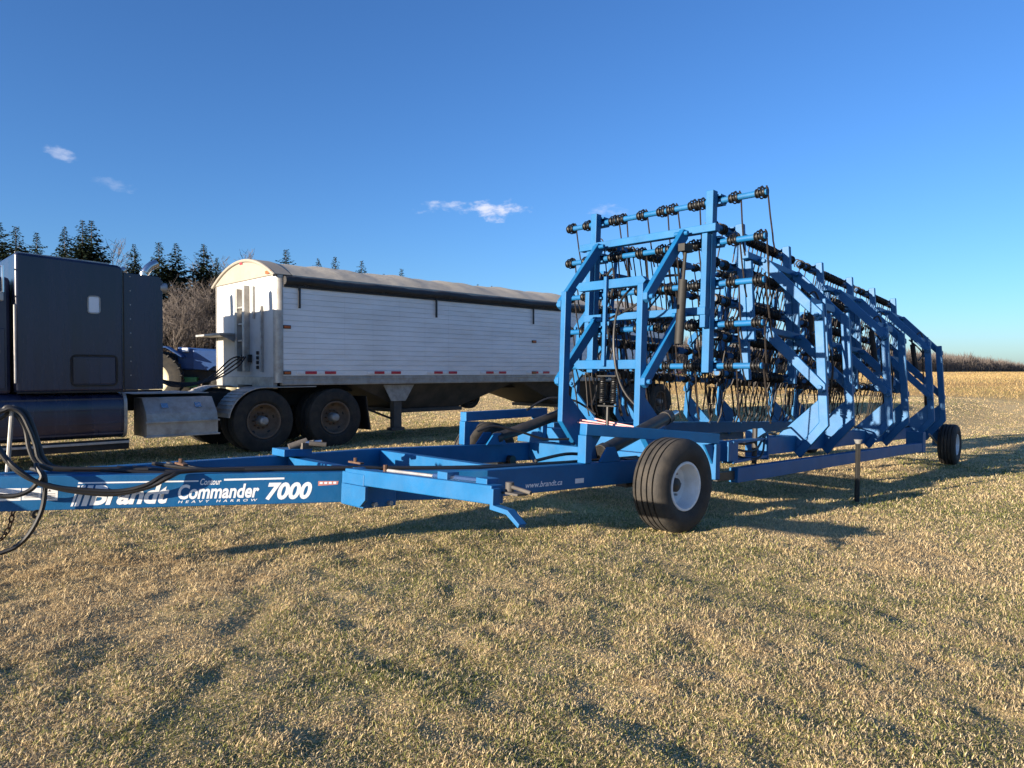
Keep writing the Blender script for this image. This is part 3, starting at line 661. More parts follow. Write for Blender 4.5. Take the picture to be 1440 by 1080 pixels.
q = MB(); q.lathe([(-.05, 0), (-.05, .05), (.0, .075), (.04, .08), (.04, .0)], (-1.58, .05, 2.62), 0, 18); q.build('work_lamp', M['zinc'], TK)
# cab and hood (mostly outside the frame)
q = MB(); q.prism([(-5.05, 1.05), (-3.49, 1.05), (-3.49, 2.62), (-4.55, 2.62), (-4.85, 1.95), (-5.05, 1.90)], 1, .12, 2.28); cab = q.build('cab', P_, TK, .05)
q = MB(); q.prism([(-4.72, 1.95), (-3.75, 1.95), (-3.75, 2.45), (-4.50, 2.45)], 1, .105, .117); q.build('side_window', M['glass'], cab)
q = MB(); q.add([(-4.62, .3, 2.52), (-4.62, 2.1, 2.52), (-4.86, 2.1, 1.98), (-4.86, .3, 1.98)], [(0, 1, 2, 3)]); q.build('windshield', M['glass'], cab)
dr = rbox('cab_door', (-4.72, .098, 1.12), (-3.56, .118, 1.93), P_, cab, .02)
q = MB(); q.box((-3.75, .08, 1.6), (-3.62, .097, 1.64)); q.build('door_handle', M['chrome'], dr)
q = MB(); q.prism([(-7.35, .80), (-5.06, .80), (-5.06, 1.88), (-7.1, 1.70), (-7.35, 1.5)], 1, .55, 1.85); q.build('hood', P_, TK, .06)
q = MB(); q.box((-7.40, .7, .75), (-7.36, 1.7, 1.5)); q.build('grille', M['chrome'], TK)
q = MB(); q.box((-7.55, .05, .42), (-7.40, 2.35, .80)); q.build('bumper', M['chrome'], TK, .02)
for y0, y1 in ((.08, .54), (1.86, 2.32)):
    q = MB(); pr = []
    for k in range(13):
        a = math.pi * k / 12; pr.append((-6.35 + .72 * math.cos(a), .55 + .66 * math.sin(a)))
    pr2 = [(-6.35 + .67 * math.cos(math.pi * k / 12), .55 + .61 * math.sin(math.pi * k / 12)) for k in range(12, -1, -1)]
    q.prism(pr + pr2, 1, y0, y1); q.build('front_fender', P_, TK)
q = MB(); q.lathe([(-.13, .0), (-.13, .10), (-.05, .115), (.0, .10), (.0, 0)], (-7.2, .3, 1.15), 0, 20); q.build('headlight', M['chrome'], TK)
q = MB(); q.lathe([(-.13, .0), (-.13, .10), (-.05, .115), (.0, .10), (.0, 0)], (-7.2, 2.1, 1.15), 0, 20); q.build('headlight', M['chrome'], TK)
# mirror on its bracket, aerial
q = MB(); q.tube([(-3.62, .10, 2.75), (-3.60, -.06, 2.74), (-3.60, -.06, 2.40), (-3.62, .10, 2.38)], .014, 8); q.build('mirror_bracket', M['chrome'], TK)
q = MB(); q.box((-3.68, -.10, 2.28), (-3.60, .02, 2.40)); q.build('mirror', M['alu'], TK, .01)
tube('aerial', [(-3.70, .2, 2.6), (-3.72, .2, 3.55)], .007, M['decal'], TK, 6)
tube('grab_rail', [(-3.47, -.02, 1.2), (-3.47, -.02, 2.25)], .014, M['zinc'], TK)
# fuel tank, steps, toolbox
q = MB()
sq = lambda v: math.copysign(abs(v) ** .55, v)
pr = [(.33 + .325 * sq(math.cos(a)), .72 + .335 * sq(math.sin(a))) for a in np.linspace(0, 2 * math.pi, 48, endpoint=False)]  # section squared off to stop sun slipping under the tank
q.smooth = True; q.prism(pr, 0, -4.65, -2.10); q.smooth = False; ft = q.build('fuel_tank', P_, TK)
q = MB()
for zz in (.46, .62, .80, .96): 
    yy = .33 - .325 * max(0, 1 - (abs(zz - .72) / .335) ** 3.64) ** .275; q.box((-4.6, yy - .008, zz - .012), (-2.13, yy + .01, zz + .012))
q.build('tank_ridge', P_, ft)
for x in (-4.3, -2.125):
    q = MB(); q.prism([(.33 + (y_ - .33) * 1.03, .72 + (z_ - .72) * 1.03) for y_, z_ in pr], 0, x - .022, x + .022); q.build('tank_strap', M['alu'], ft)
q = MB(); q.smooth = True; q.prism([(2.07 + .325 * math.cos(a), .72 + .335 * math.sin(a)) for a in np.linspace(0, 2 * math.pi, 36, endpoint=False)], 0, -4.65, -2.10); q.smooth = False; q.build('fuel_tank', P_, TK)  # unseen far-side tank, added to block low sun under the truck
for y in (.98, 1.38):
    q = MB(); q.tube([(-4.3, y, .52), (-2.3, y, .52)], .17, 18); q.build('sun_block_tube', M['dark'], TK)  # tubes added beneath the frame to block the sun
box('sun_block_box', (-5.0, .02, .34), (-4.69, .55, 1.04), M['alu'], TK); box('sun_block_step', (-5.9, .05, .36), (-5.02, .5, .40), M['alu'], TK)  # unseen box and step, added to keep sun off the ground behind
q = MB(); q.box((-4.7, .015, .22), (-2.08, .05, .372)); q.build('sun_block_skirt', M['dark'], TK, .003); q = MB(); q.box((-4.7, -.01, .31), (-2.08, .0148, .345)); q.build('step_rail', M['alu'], TK, .003)  # dark skirt plate added below the tank to block sun rays
q = MB(); q.prism([(.0, .37), (.0, .60), (.03, .72), (.24, .955), (.62, .955), (.62, .37)], 0, -1.84, -.78); tb = q.build('step_box', M['alu'], TK, .008)
q = MB(); q.box((-1.86, -.03, .36), (-.76, .10, .385)); q.box((-1.86, -.03, .575), (-.76, .05, .60)); q.build('step_tread', M['alu'], tb, .003)
q = MB()
for x in (-1.55, -1.05): q.add([(x - .05, .085, .80), (x + .05, .085, .80), (x + .05, .145, .87), (x - .05, .145, .87)], [(0, 1, 2, 3)])
q.build('latch', M['chrome'], tb)
# frame, deck, fifth wheel
for y in (.78, 1.55): box('frame_rail', (-7.2, y, .74), (1.95, y + .08, 1.0), M['dark'], TK)
for x in (-1.5, -.4, .67, 1.9): box('frame_cross_member', (x, .862, .76), (x + .1, 1.548, .96), M['dark'], TK)
box('deck_plate', (-1.9, .45, 1.003), (-.75, 1.95, 1.015), M['alu'], TK, .003)
q = MB(); q.lathe([(0, 0), (0, .45), (.06, .45), (.06, 0)], (.55, 1.2, 1.06), 2, 28); q.box((.25, .9, 1.004), (.85, 1.5, 1.058)); q.build('fifth_wheel', M['blacksteel'], TK)
def truck_wheel(x, y, s, parent, Rr=.525, W=.27, rimm='brownrim', dished=1):
    # s = -1: the outer face looks to -y
    w = empty('wheel', (x, y, Rr), parent=parent); h = W / 2
    prof = [(-h * .7, .29), (-h, .34), (-h, Rr - .09), (-h * .92, Rr - .03), (-h * .82, Rr - .004)]
    for g in (-.5, 0, .5): prof += [(h * (g - .06), Rr), (h * (g - .04), Rr - .014), (h * (g + .04), Rr - .014), (h * (g + .06), Rr)]
    prof += [(h * .82, Rr - .004), (h * .92, Rr - .03), (h, Rr - .09), (h, .34), (h * .7, .29)]
    t = MB(); t.lathe(prof, (0, 0, 0), 1, 56); t.build('tyre', M['ttyre'], w)
    f = s
    if dished: rp = [(f * h * .82, .30), (f * h * .88, .292), (f * h * .85, .275), (f * h * .35, .262), (f * h * .1, .25), (-f * h * .1, .225), (-f * h * .25, .16), (-f * h * .25, .09), (-f * h * .25, 0)]
    else: rp = [(f * h * .82, .30), (f * h * .88, .292), (f * h * .85, .275), (f * h * .6, .262), (f * h * .75, .2), (f * h * .8, 0)]
    r = MB(); r.lathe(rp, (0, 0, 0), 1, 40); r.build('rim', M[rimm], w)
    if dished:
        q = MB(); q.lathe([(-f * h * .25, .085), (f * h * .5, .08), (f * h * .9, .072), (f * h * 1.05, .05), (f * h * 1.08, 0)], (0, 0, 0), 1, 20); q.build('hub', M['zinc'], w)
        q = MB()
        for k in range(10): 
            a = k * math.pi / 5; q.lathe([(-f * h * .25, .016), (f * h * .05, .016), (f * h * .05, 0)], (.125 * math.cos(a), 0, .125 * math.sin(a)), 1, 6)
        q.build('wheel_nut', M['rust'], w)
        q = MB()
        for k in range(5):
            a = k * 2 * math.pi / 5 + .3; c, s_ = math.cos(a), math.sin(a); yy = -f * h * .05 + f * .004
            pts = [(-.022, .21), (.022, .21), (.03, .235), (-.03, .235)]
            q.add([(px * -s_ + pz * c, -f * h * (.25 - .21 * (pz - .16) / .065 * .9) + f * .012, px * c + pz * s_) for px, pz in pts], [(0, 1, 2, 3)])
        q.build('hand_hole', M['cast'], w)
    return w
for x in (0, 1.35):
    truck_wheel(x, .135, -1, TK); truck_wheel(x, .45, -1, TK, dished=0); truck_wheel(x, 1.95, 1, TK, dished=0); truck_wheel(x, 2.27, 1, TK)
    box('axle', (x - .07, .6, .45), (x + .07, 1.8, .6), M['dark'], TK)
    box('spring_pack', (x - .45, .72, .62), (x + .45, .775, .73), M['dark'], TK)
truck_wheel(-6.35, .30, -1, TK); truck_wheel(-6.35, 2.10, 1, TK)
for y0, y1, m_ in ((-.01, .60, 'alu'), (1.80, 2.41, 'alu')):
    q = MB(); ro, ri = .615, .60
    A_ = np.linspace(R(172), R(90), 12)
    pr = [(ro * math.cos(a), .525 + ro * math.sin(a) * .93) for a in A_] + [(.95, 1.10), (.95, 1.085)] + [(ri * math.cos(a), .525 + ri * math.sin(a) * .925) for a in A_[::-1]]
    q.prism(pr, 1, y0, y1)
    for a in np.linspace(R(165), R(120), 7): q.bar((ro * math.cos(a) * 1.01, y0 + .02, .525 + ro * math.sin(a) * .94), (ro * math.cos(a) * 1.01, y1 - .02, .525 + ro * math.sin(a) * .94), .03, .012, (math.cos(a), 0, math.sin(a)))
    q.build('fender', M[m_], TK, .003)
for y in (.02, 1.83): 
    q = MB(); q.prism([(1.98, .90), (2.0, .90), (2.10, .26), (2.07, .26)], 1, y, y + .56); q.build('mud_flap', M['hose'], TK)
# exhaust with turned-out elbow, air lines
tube('exhaust_stack', [(-1.74, .40, 1.1), (-1.74, .40, 2.74), (-1.73, .40, 2.86), (-1.66, .40, 2.97), (-1.55, .40, 3.04)], .065, M['chrome'], TK, 16, 4)
tube('exhaust_stack', [(-1.74, 2.0, 1.1), (-1.74, 2.0, 2.80), (-1.73, 2.0, 2.92), (-1.66, 2.0, 3.03), (-1.55, 2.0, 3.10)], .065, M['chrome'], TK, 16, 4)
for i in range(4):
    tube('air_line', [(-1.62, 1.0 + .1 * i, 1.5), (-1.2, .9 + .1 * i, 1.12 + .03 * i), (-.6, .75 + .1 * i, 1.20), (-.1, .9 + .08 * i, 1.42 + .05 * i), (.12, 1.0 + .08 * i, 1.62)], .014, M['hose'], TK, 6, 6)

# ------------------------------------------------------------------ grain trailer
TR = empty('grain_trailer', TO, (0, 0, TY)); tag(TR, 'long white hopper grain trailer with rolled tarp parked behind the blue harrow', 'trailer')
X0, X1, ZB, ZT = .22, 12.45, 1.285, 2.90
def side_panel(y, s):
    pr = []; n = 17; dz = (ZT - ZB) / n
    for i in range(n):
        z = ZB + i * dz; pr += [(y, z), (y, z + dz * .90), (y - s * .016, z + dz * .915), (y - s * .016, z + dz * .985)]
    pr += [(y, ZT), (y - s * .05, ZT), (y - s * .05, ZB)]
    q = MB(); q.prism(pr, 0, X0 + .10, X1); 
    for x in np.arange(X0 + .7, X1, .61): q.box((x - .004, y + s * .0015, ZB + .01), (x + .004, y - s * .004, ZT - .01))
    return q.build('side_panel', M['white'], TR)
sp1 = side_panel(0.0, -1); sp2 = side_panel(2.6, 1)
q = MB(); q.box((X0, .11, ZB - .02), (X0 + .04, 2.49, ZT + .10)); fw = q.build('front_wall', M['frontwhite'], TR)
for y, s in ((.105, -1), (2.495, 1)):
    q = MB(); pr = [(X0 + .105 - .12 * math.sin(a), y + s * .115 * math.cos(a)) for a in np.linspace(-.05, math.pi / 2 + .05, 9)] + [(X0 + .06, y - s * .03), (X0 + .105, y - s * .0)]
    q.smooth = False; q.prism(pr, 2, ZB - .12, ZT + .10); q.build('corner_post', M['alu'], TR)
q = MB(); q.box((X1 - .04, .05, ZB), (X1, 2.55, ZT)); q.build('rear_wall', M['white'], TR)
# front wall fittings
for y, z0, z1, w, d in ((1.42, 1.36, 2.86, .10, .10), (1.10, 1.36, 2.90, .09, .10)): box('ladder_rail', (X0 - d, y - w / 2, z0), (X0 - .002, y + w / 2, z1), M['alu'], fw, .004)
box('conduit', (X0 - .04, .83, 2.30), (X0 - .002, .87, 2.87), M['zinc'], fw, .003); box('conduit', (X0 - .05, .50, 1.35), (X0 - .002, .54, 2.50), M['zinc'], fw, .003)
for z in (1.6, 1.9, 2.2, 2.5): box('ladder_rung', (X0 - .085, 1.146, z), (X0 - .05, 1.369, z + .03), M['alu'], fw, .003)
q = MB(); q.box((X0 - .35, 1.50, 2.02), (X0 - .003, 2.66, 2.06)); q.prism([(X0 - .34, 2.018), (X0 - .003, 2.018), (X0 - .003, 1.86)], 1, 1.52, 1.56); q.build('work_shelf', M['zinc'], fw, .004)
q = MB()
for y in (1.25, .98):
    q = MB(); q.box((X0 - .06, y - .03, 1.52), (X0 - .002, y + .03, 1.66)); q.build('gladhand', M['dark'], fw, .004)
for k in range(4):
    q = MB(); q.box((X0 - .03, .68, 1.40 + k * .085), (X0 - .002, .74, 1.46 + k * .085)); q.build('socket', M['dark'], fw, .004)
box('front_apron', (X0 - .02, .11, 1.06), (X0 + .06, 2.49, ZB - .022), M['alu'], TR, .004)
# bowed cap and tarp
def bow(y): return ZT + .115 + .375 * (1 - abs((y - 1.3) / 1.3) ** 2.0)
ys = np.linspace(0.0, 2.6, 21)
q = MB(); q.prism([(y, bow(y)) for y in ys] + [(2.6, ZT + .102), (0, ZT + .102)], 0, X0 - .03, X0 + .28); q.build('end_cap', M['cap'], TR, .01)
q = MB(); q.tube([(X0 - .04, y, bow(y) - .03) for y in ys], .03, 8); q.build('cap_rim', M['cap'], TR)
q = MB(); nx = 60; vs = []
for i in range(nx + 1):
    x = X0 + .29 + (X1 - X0 - .3) * i / nx; sag = .03 * (1 - math.cos(2 * math.pi * (x - X0) / 1.53)) / 2 + .012 * math.sin(i * 2.1)
    vs.append((x, -.03, ZT - .02))
    for y in ys: vs.append((x, y, bow(y) - sag * (1 - abs((y - 1.3) / 1.3) ** 4)))
m_ = len(ys) + 1; q.smooth = True
q.add(vs, [(i * m_ + k, i * m_ + k + 1, (i + 1) * m_ + k + 1, (i + 1) * m_ + k) for i in range(nx) for k in range(m_ - 1)]); q.build('roof_tarp', M['tarp'], TR)
q = MB(); pts = []; rs = []
for i in range(61):
    x = X0 + .12 + (X1 - X0 - .15) * i / 60; pts.append((x, -.045 + .006 * math.sin(i * 1.3), ZT + .01 + .008 * math.sin(i * .8))); rs.append(.072 + .007 * math.sin(i * 2.3))
q.tube(pts, rs, 12); tr_ = q.build('tarp_roll', M['tarpblack'], TR)
q = MB(); q.box((X0 + .12, -.028, ZT - .10), (X1 - .03, -.018, ZT - .05)); q.build('tarp_edge', M['tarpblack'], tr_)
for x in (.62, 3.62, 6.45, 9.4):
    q = MB(); q.box((x - .022, -.045, 2.45), (x + .022, -.03, 2.86)); q.build('tarp_strap', M['tarpblack'], TR, .003)
# lamps, reflectors
def plate(name, x0, x1, z0, z1, m): 
    q = MB(); q.box((x0, -.018, z0), (x1, -.002, z1)); return q.build(name, m, TR, .003)
for x, z in ((.40, 2.12), (.40, 1.335), (6.5, 2.05), (6.5, 1.335)):
    plate('marker_lamp_base', x - .07, x + .07, z - .03, z + .03, M['dark']); q = MB(); q.box((x - .055, -.03, z - .02), (x + .055, -.0185, z + .02)); q.build('marker_lamp', M['amber'], TR, .004)
for x in np.arange(.74, 12.2, 1.42):
    for k in range(2): plate('red_reflector', x + k * .38, x + k * .38 + .22, 1.312, 1.362, M['red']); plate('white_reflector', x + k * .38 - .165, x + k * .38 - .005, 1.312, 1.362, M['wrefl'])
q = MB(); q.box((X0 - .045, 1.26, 3.30), (X0 - .032, 1.36, 3.34)); q.build('marker_lamp', M['red'], TR)
q = MB(); q.box((X0 - .06, .10, 3.03), (X0 - .032, .30, 3.08)); q.build('marker_lamp', M['amber'], TR)
# bottom rail, frame, hoppers
q = MB(); q.box((X0 + .1, .015, 1.12), (X1, .10, ZB - .003)); 
for z in (1.235, 1.15): q.box((X0 + .1, .003, z - .012), (X1, .0148, z + .012))
q.build('bottom_rail', M['alu'], TR, .004)
box('bottom_rail', (X0 + .1, 2.50, 1.12), (X1, 2.585, ZB - .003), M['alu'], TR)
for y in (.70, 1.80): box('chassis_rail', (X0 + .4, y, .98), (X1, y + .10, 1.118), M['dark'], TR)
box('coupler_plate', (X0 + .1, .3, 1.121), (2.0, 2.3, 1.14), M['dark'], TR)
def hopper(xa, xb, ya, yb, zt, xc, xd, yc, yd, zb):
    q = MB()
    q.add([(xa, ya, zt), (xb, ya, zt), (xb, yb, zt), (xa, yb, zt), (xc, yc, zb), (xd, yc, zb), (xd, yd, zb), (xc, yd, zb)], [(0, 1, 5, 4), (1, 2, 6, 5), (2, 3, 7, 6), (3, 0, 4, 7), (4, 5, 6, 7), (3, 2, 1, 0)])
    q.box((xc - .05, yc - .05, zb - .08), (xd + .05, yd + .05, zb - .001)); return q.build('hopper', M['hopper'], TR, .004)
hopper(1.75, 6.0, .12, 2.48, 1.118, 3.2, 4.7, .55, 2.05, .60); hopper(6.2, 10.6, .12, 2.48, 1.118, 7.9, 9.3, .55, 2.05, .55)
for y in (.16, 2.30):
    q = MB(); q.box((2.72, y, .26), (2.90, y + .14, 1.0)); q.box((2.66, y - .02, .20), (2.96, y + .16, .259)); q.build('landing_leg', M['hopper'], TR, .005)
    q = MB(); q.prism([(2.45, 1.117), (3.2, 1.117), (2.98, .78), (2.64, .78)], 1, y - .025, y - .005); q.build('leg_bracket', M['zinc'], TR, .003)
bar('landing_brace', (2.75, .25, .42), (1.5, .6, .95), .04, .04, M['dark'], TR); bar('landing_brace', (2.9, .25, .75), (3.6, .5, 1.0), .05, .05, M['dark'], TR)
w_ = truck_wheel(5.15, .75, -1, TR); w_.scale = (.55, .7, .55); w_.location = (5.15, .75, .82); w_.name = 'gauge_wheel'
w_ = truck_wheel(4.75, .95, -1, TR); w_.scale = (.5, .7, .5); w_.location = (4.72, .95, .80); w_.name = 'gauge_wheel'
q = MB(); q.bar((5.15, .85, .82), (5.5, 1.0, 1.1), .05, .05); q.bar((4.72, 1.0, .80), (5.0, 1.0, 1.1), .05, .05); q.build('wheel_carrier', M['zinc'], TR)
for x in (10.45, 11.75):
    truck_wheel(x, .16, -1, TR, .51); truck_wheel(x, .47, -1, TR, .51, dished=0); truck_wheel(x, 2.13, 1, TR, .51, dished=0); truck_wheel(x, 2.44, 1, TR, .51)
    box('axle', (x - .07, .6, .45), (x + .07, 2.0, .58), M['dark'], TR)

# ------------------------------------------------------------------ blue farm tractor behind the gap
bx, by = -13.6, 27.0
FT = empty('farm_tractor', (bx, by, tz(bx, by)), (0, 0, R(12))); tag(FT, 'blue farm tractor with cream wheels half hidden between truck and trailer', 'tractor')
def farm_wheel(name, x, y, Rr, W, rr):
    w = empty(name, (x, y, Rr), parent=FT); h = W / 2; t = MB()
    t.lathe([(-h * .8, rr), (-h, Rr * .8), (-h * .85, Rr - .04), (h * .85, Rr - .04), (h, Rr * .8), (h * .8, rr)], (0, 0, 0), 1, 48)
    n = 22
    for k in range(n):
        a = 2 * math.pi * k / n
        for s in (-1, 1):
            b_ = a + (math.pi / n if s > 0 else 0); r0 = Rr - .045
            t.bar((r0 * math.cos(b_), 0, r0 * math.sin(b_)), (r0 * math.cos(b_ + .13), s * h * .95, r0 * math.sin(b_ + .13)), .05, .09, (math.cos(b_), 0, math.sin(b_)))
    t.build('tyre', M['ttyre'], w)
    r = MB(); r.lathe([(-h * .82, rr + .01), (-h * .82, rr - .05), (-h * .3, rr - .09), (-h * .1, rr * .55), (-h * .4, rr * .3), (-h * .4, 0)], (0, 0, 0), 1, 36); r.build('rim', M['creamrim'], w)
farm_wheel('rear_wheel', 0, -.1, 1.08, .5, .60); farm_wheel('rear_wheel', 0, 1.6, 1.08, .5, .60); farm_wheel('front_wheel', 2.75, 0, .75, .4, .42); farm_wheel('front_wheel', 2.75, 1.5, .75, .4, .42)
q = MB(); q.prism([(.75, 1.45), (3.3, 1.35), (3.35, 1.9), (3.1, 2.18), (.75, 2.32)], 1, .38, 1.12); q.build('hood', M['tblue'], FT, .06)
q = MB(); q.box((.3, .45, .9), (3.1, 1.05, 1.44)); q.box((2.0, .3, .7), (2.9, 1.2, .95)); q.build('engine_block', M['dark'], FT, .02)
q = MB(); q.prism([(-1.0, 2.0), (-.6, 2.30), (.5, 2.32), (1.05, 1.95), (1.05, 1.9), (.5, 2.26), (-.6, 2.24), (-1.0, 1.94)], 1, -.30, .36); q.build('fender', M['tblue'], FT, .01)
q = MB(); q.prism([(1.35, 2.2), (2.1, 2.2), (3.35, 1.9), (3.35, 1.55), (3.0, 1.62), (2.6, 1.66), (2.1, 1.55), (1.9, 1.4), (1.35, 1.45)], 1, .20, .37); q.build('side_shield', M['tblue'], FT, .03)
q = MB(); q.box((-1.5, .2, 1.3), (-.2, 1.3, 2.2)); q.box((-1.4, .22, 2.2), (-.3, 1.28, 2.75)); q.build('cab', M['glass'], FT, .04)
q = MB(); q.box((-1.5, .12, 2.76), (-.25, 1.38, 2.88)); q.build('cab_roof', M['decal'], FT, .04)
q = MB(); q.box((.95, .1, .75), (1.5, .44, 1.15)); q.build('step_box', M['tgreen'], FT, .02)
q = MB(); q.box((.95, .2, 2.12), (1.18, .37, 2.28)); q.build('highlight_block', M['decal'], FT, .03)  # white block standing in for a bright highlight on the hood

# ------------------------------------------------------------------ trees
def spruce_meshes(seed):
    rr = random.Random(seed); V = []; F = []; C = []
    hgt = 12.; z = .7; n = 0
    while z < hgt - .15:
        f = (z / hgt); rad = min(2.3, .06 + .40 * (hgt - z)) * (.75 + .45 * rr.random())
        nb = rr.randint(7, 9) if f < .8 else 5
        a0 = rr.random() * 6.28
        for b in range(nb):
            if rr.random() < .10: continue
            a = a0 + 6.283 * b / nb + rr.uniform(-.3, .3); L = rad * rr.uniform(.65, 1.15)
            droop = -.30 * (1 - f) + .35 * f + rr.uniform(-.1, .1)
            ns = max(2, int(L / .15)); k_ = min(1, .35 + L * .7); sh = rr.uniform(.55, 1.35)
            for s in range(ns):
                t = (s + .7) / ns; px, py = math.cos(a) * L * t, math.sin(a) * L * t; pz = z + droop * L * t + .25 * L * t * t * (1 - f)
                for _ in range(3):
                    w = rr.uniform(.06, .11) * k_ * (1.3 - .4 * t); ln = rr.uniform(.20, .36) * k_ * (1.15 - .35 * t)
                    aa = a + rr.uniform(-1.15, 1.15); dz = rr.uniform(-.55, .12)
                    d = Vector((math.cos(aa), math.sin(aa), dz)).normalized(); sd = d.cross(Vector((rr.uniform(-.5, .5), rr.uniform(-.5, .5), 1))).normalized()
                    p = Vector((px, py, pz)) + Vector((rr.uniform(-.06, .06),) * 3); o = len(V)
                    V += [p - sd * w * .5, p + sd * w * .5, p + d * ln * .6 + sd * w, p + d * ln, p + d * ln * .6 - sd * w]; F.append((o, o + 1, o + 2, o + 3, o + 4))
                    g = sh * rr.uniform(.7, 1.3); C += [(.034 * g, .052 * g, .030 * g, 1)] * 5
        z += rr.uniform(.17, .30) * (1.1 - .55 * f)
    me = bpy.data.meshes.new('crown'); me.from_pydata(V, [], F); a = me.attributes.new('tint', 'FLOAT_COLOR', 'POINT'); a.data.foreach_set('color', np.array(C, np.float32).ravel()); me.materials.append(M['needle'])
    q = MB(); q.tube([(0, 0, -.2), (0.03, 0, 4), (0, .03, 8), (0, 0, 11.9)], [.17, .015], 8); o = q.build('trunk', M['bark']); tm = o.data; bpy.data.objects.remove(o)
    return me, tm
SPM = [spruce_meshes(i) for i in range(3)]
def bare_meshes(seed, hgt=8.):
    rr = random.Random(seed); q = MB(); q2 = MB()
    def grow(p, d, L, r, lev):
        d = d.normalized(); n = 2 if lev < 3 else 1; pts = [p]; c = p
        for i in range(n):
            d = (d + Vector((rr.uniform(-.2, .2), rr.uniform(-.2, .2), rr.uniform(-.05, .16)))).normalized(); c = c + d * (L / n); pts.append(c)
        (q if lev < 2 else q2).tube(pts, [r, r * .6], 5 if lev < 2 else 3, False)
        if lev >= 5: return
        k = rr.randint(4, 6) if lev < 4 else rr.randint(3, 4)
        for i in range(k):
            t = rr.uniform(.3, 1.0); j = min(int(t * n), n - 1); b = pts[j].lerp(pts[j + 1], t * n - j)
            nd = (d + Vector((rr.gauss(0, .6), rr.gauss(0, .6), rr.gauss(.1, .35))))
            grow(b, nd, L * rr.uniform(.45, .72), max(r * .5, .008), lev + 1)
    grow(Vector((0, 0, -.1)), Vector((0, 0, 1)), hgt * .42, .11, 0)
    for i in range(2): grow(Vector((rr.uniform(-.3, .3), rr.uniform(-.3, .3), -.1)), Vector((rr.uniform(-.3, .3), rr.uniform(-.3, .3), 1)), hgt * .36, .08, 1)
    o = q.build('trunk', M['bark']); a = o.data; bpy.data.objects.remove(o); o = q2.build('crown', M['twig']); b = o.data; bpy.data.objects.remove(o)
    return a, b
BRM = [bare_meshes(40 + i) for i in range(3)]
def place_px(px, d): return (px - 720) / 1000 * d
spruces = [  # px, top row in the photo, depth, width factor, label
 (1, 311, 46, 1.0, 'spruce cut by the left frame edge, rising behind the white aerial'),
 (25, 317, 50, 1.05, 'spruce with ragged pointed top just right of the cab aerial'),
 (54, 326, 53, .8, 'short dark spruce over the sleeper roof, second from left'),
 (93, 317, 51, .75, 'slim dark spruce over the middle of the sleeper roof'),
 (118, 308, 49, .85, 'tallest spruce over the sleeper roof, left one of the touching twins'),
 (131, 309, 50, .95, 'right one of the touching twin spruces over the sleeper roof'),
 (190, 342, 55, .8, 'spruce standing just left of the chrome exhaust elbow'),
 (225, 339, 54, .95, 'spruce directly behind the chrome exhaust elbow'),
 (249, 341, 55, .95, 'spruce between the exhaust elbow and white trailer, middle of three'),
 (288, 342, 56, 1.05, 'broad spruce beside the front corner of the white trailer'),
 (306, 361, 60, .75, 'small spruce peeking over the left edge of the trailer cap'),
 (403, 350, 61, 1.0, 'spruce showing its top above the trailer tarp near the front corner'),
 (448, 362, 66, .75, 'left one of the close spruce pair above the tarp'),
 (472, 360, 66, .85, 'right one of the close spruce pair above the tarp'),
 (509, 366, 68, .85, 'single spruce top above the tarp, right of the close pair'),
 (540, 384, 84, .6, 'tiny dark spruce tip low over the tarp beside a larger one'),
 (565, 377, 74, .8, 'spruce top over the trailer tarp, under the two small clouds'),
 (672, 399, 100, .6, 'far thin spruce tip over the tarp, left of the last pair'),
 (691, 401, 92, .7, 'far dark spruce tip over the tarp, nearest the blue harrow')]
for i, (px, ty, d, wf, lab) in enumerate(spruces):
    x = place_px(px, d); z0 = tz(x, d); top = 1.4 + (523 - ty) / 1000 * d; h = top - z0
    t = empty('spruce_tree', (x, d, z0), (0, 0, i * 1.7)); tag(t, lab, 'tree', 'spruces in the shelterbelt behind the truck'); s = h / 12.; t.scale = (wf * s, wf * s, s)
    cm, tm = SPM[i % 3]
    for nm, me in (('crown', cm), ('trunk', tm)):
        o = bpy.data.objects.new(nm, me); COL.objects.link(o); o.parent = t
bares = [
 (8, 330, 54, 'bare grey tree at the left frame edge behind the spruces'), (75, 330, 53, 'bare brown tree over the sleeper roof between two spruces'), (150, 352, 57, 'bare pale tree right of the twin spruces over the sleeper roof'),
 (172, 366, 58, 'low bare tree just left of the spruce by the exhaust elbow'), (236, 385, 46, 'brown bare tree filling the gap right beside the sleeper'), (256, 380, 48, 'brown bare tree in the middle of the gap behind the blue tractor'),
 (279, 388, 47, 'brown bare tree in the gap close to the trailer front wall'), (268, 345, 62, 'tall pale bare tree between two spruces left of the trailer cap'), (325, 352, 63, 'bare tree whose pale top shows over the trailer cap'),
 (352, 358, 66, 'thin bare tree top over the right half of the trailer cap'), (381, 372, 68, 'low bare tree top at the tarp end of the trailer cap'), (612, 390, 95, 'faint bare tree top above the middle of the tarp')]
for i, (px, ty, d, lab) in enumerate(bares):
    x = place_px(px, d); z0 = tz(x, d); h = 1.4 + (523 - ty) / 1000 * d - z0
    t = empty('bare_tree', (x, d, z0), (0, 0, i * 2.1)); tag(t, lab, 'tree', 'bare trees in the shelterbelt')
    am, bm_ = BRM[i % 3]; zt = max(v.co.z for v in bm_.vertices); s = h / zt; wf = s * (.8 if d < 50 else .9); t.scale = (wf, wf, s)
    for nm, me in (('trunk', am), ('crown', bm_)):
        o = bpy.data.objects.new(nm, me); COL.objects.link(o); o.parent = t
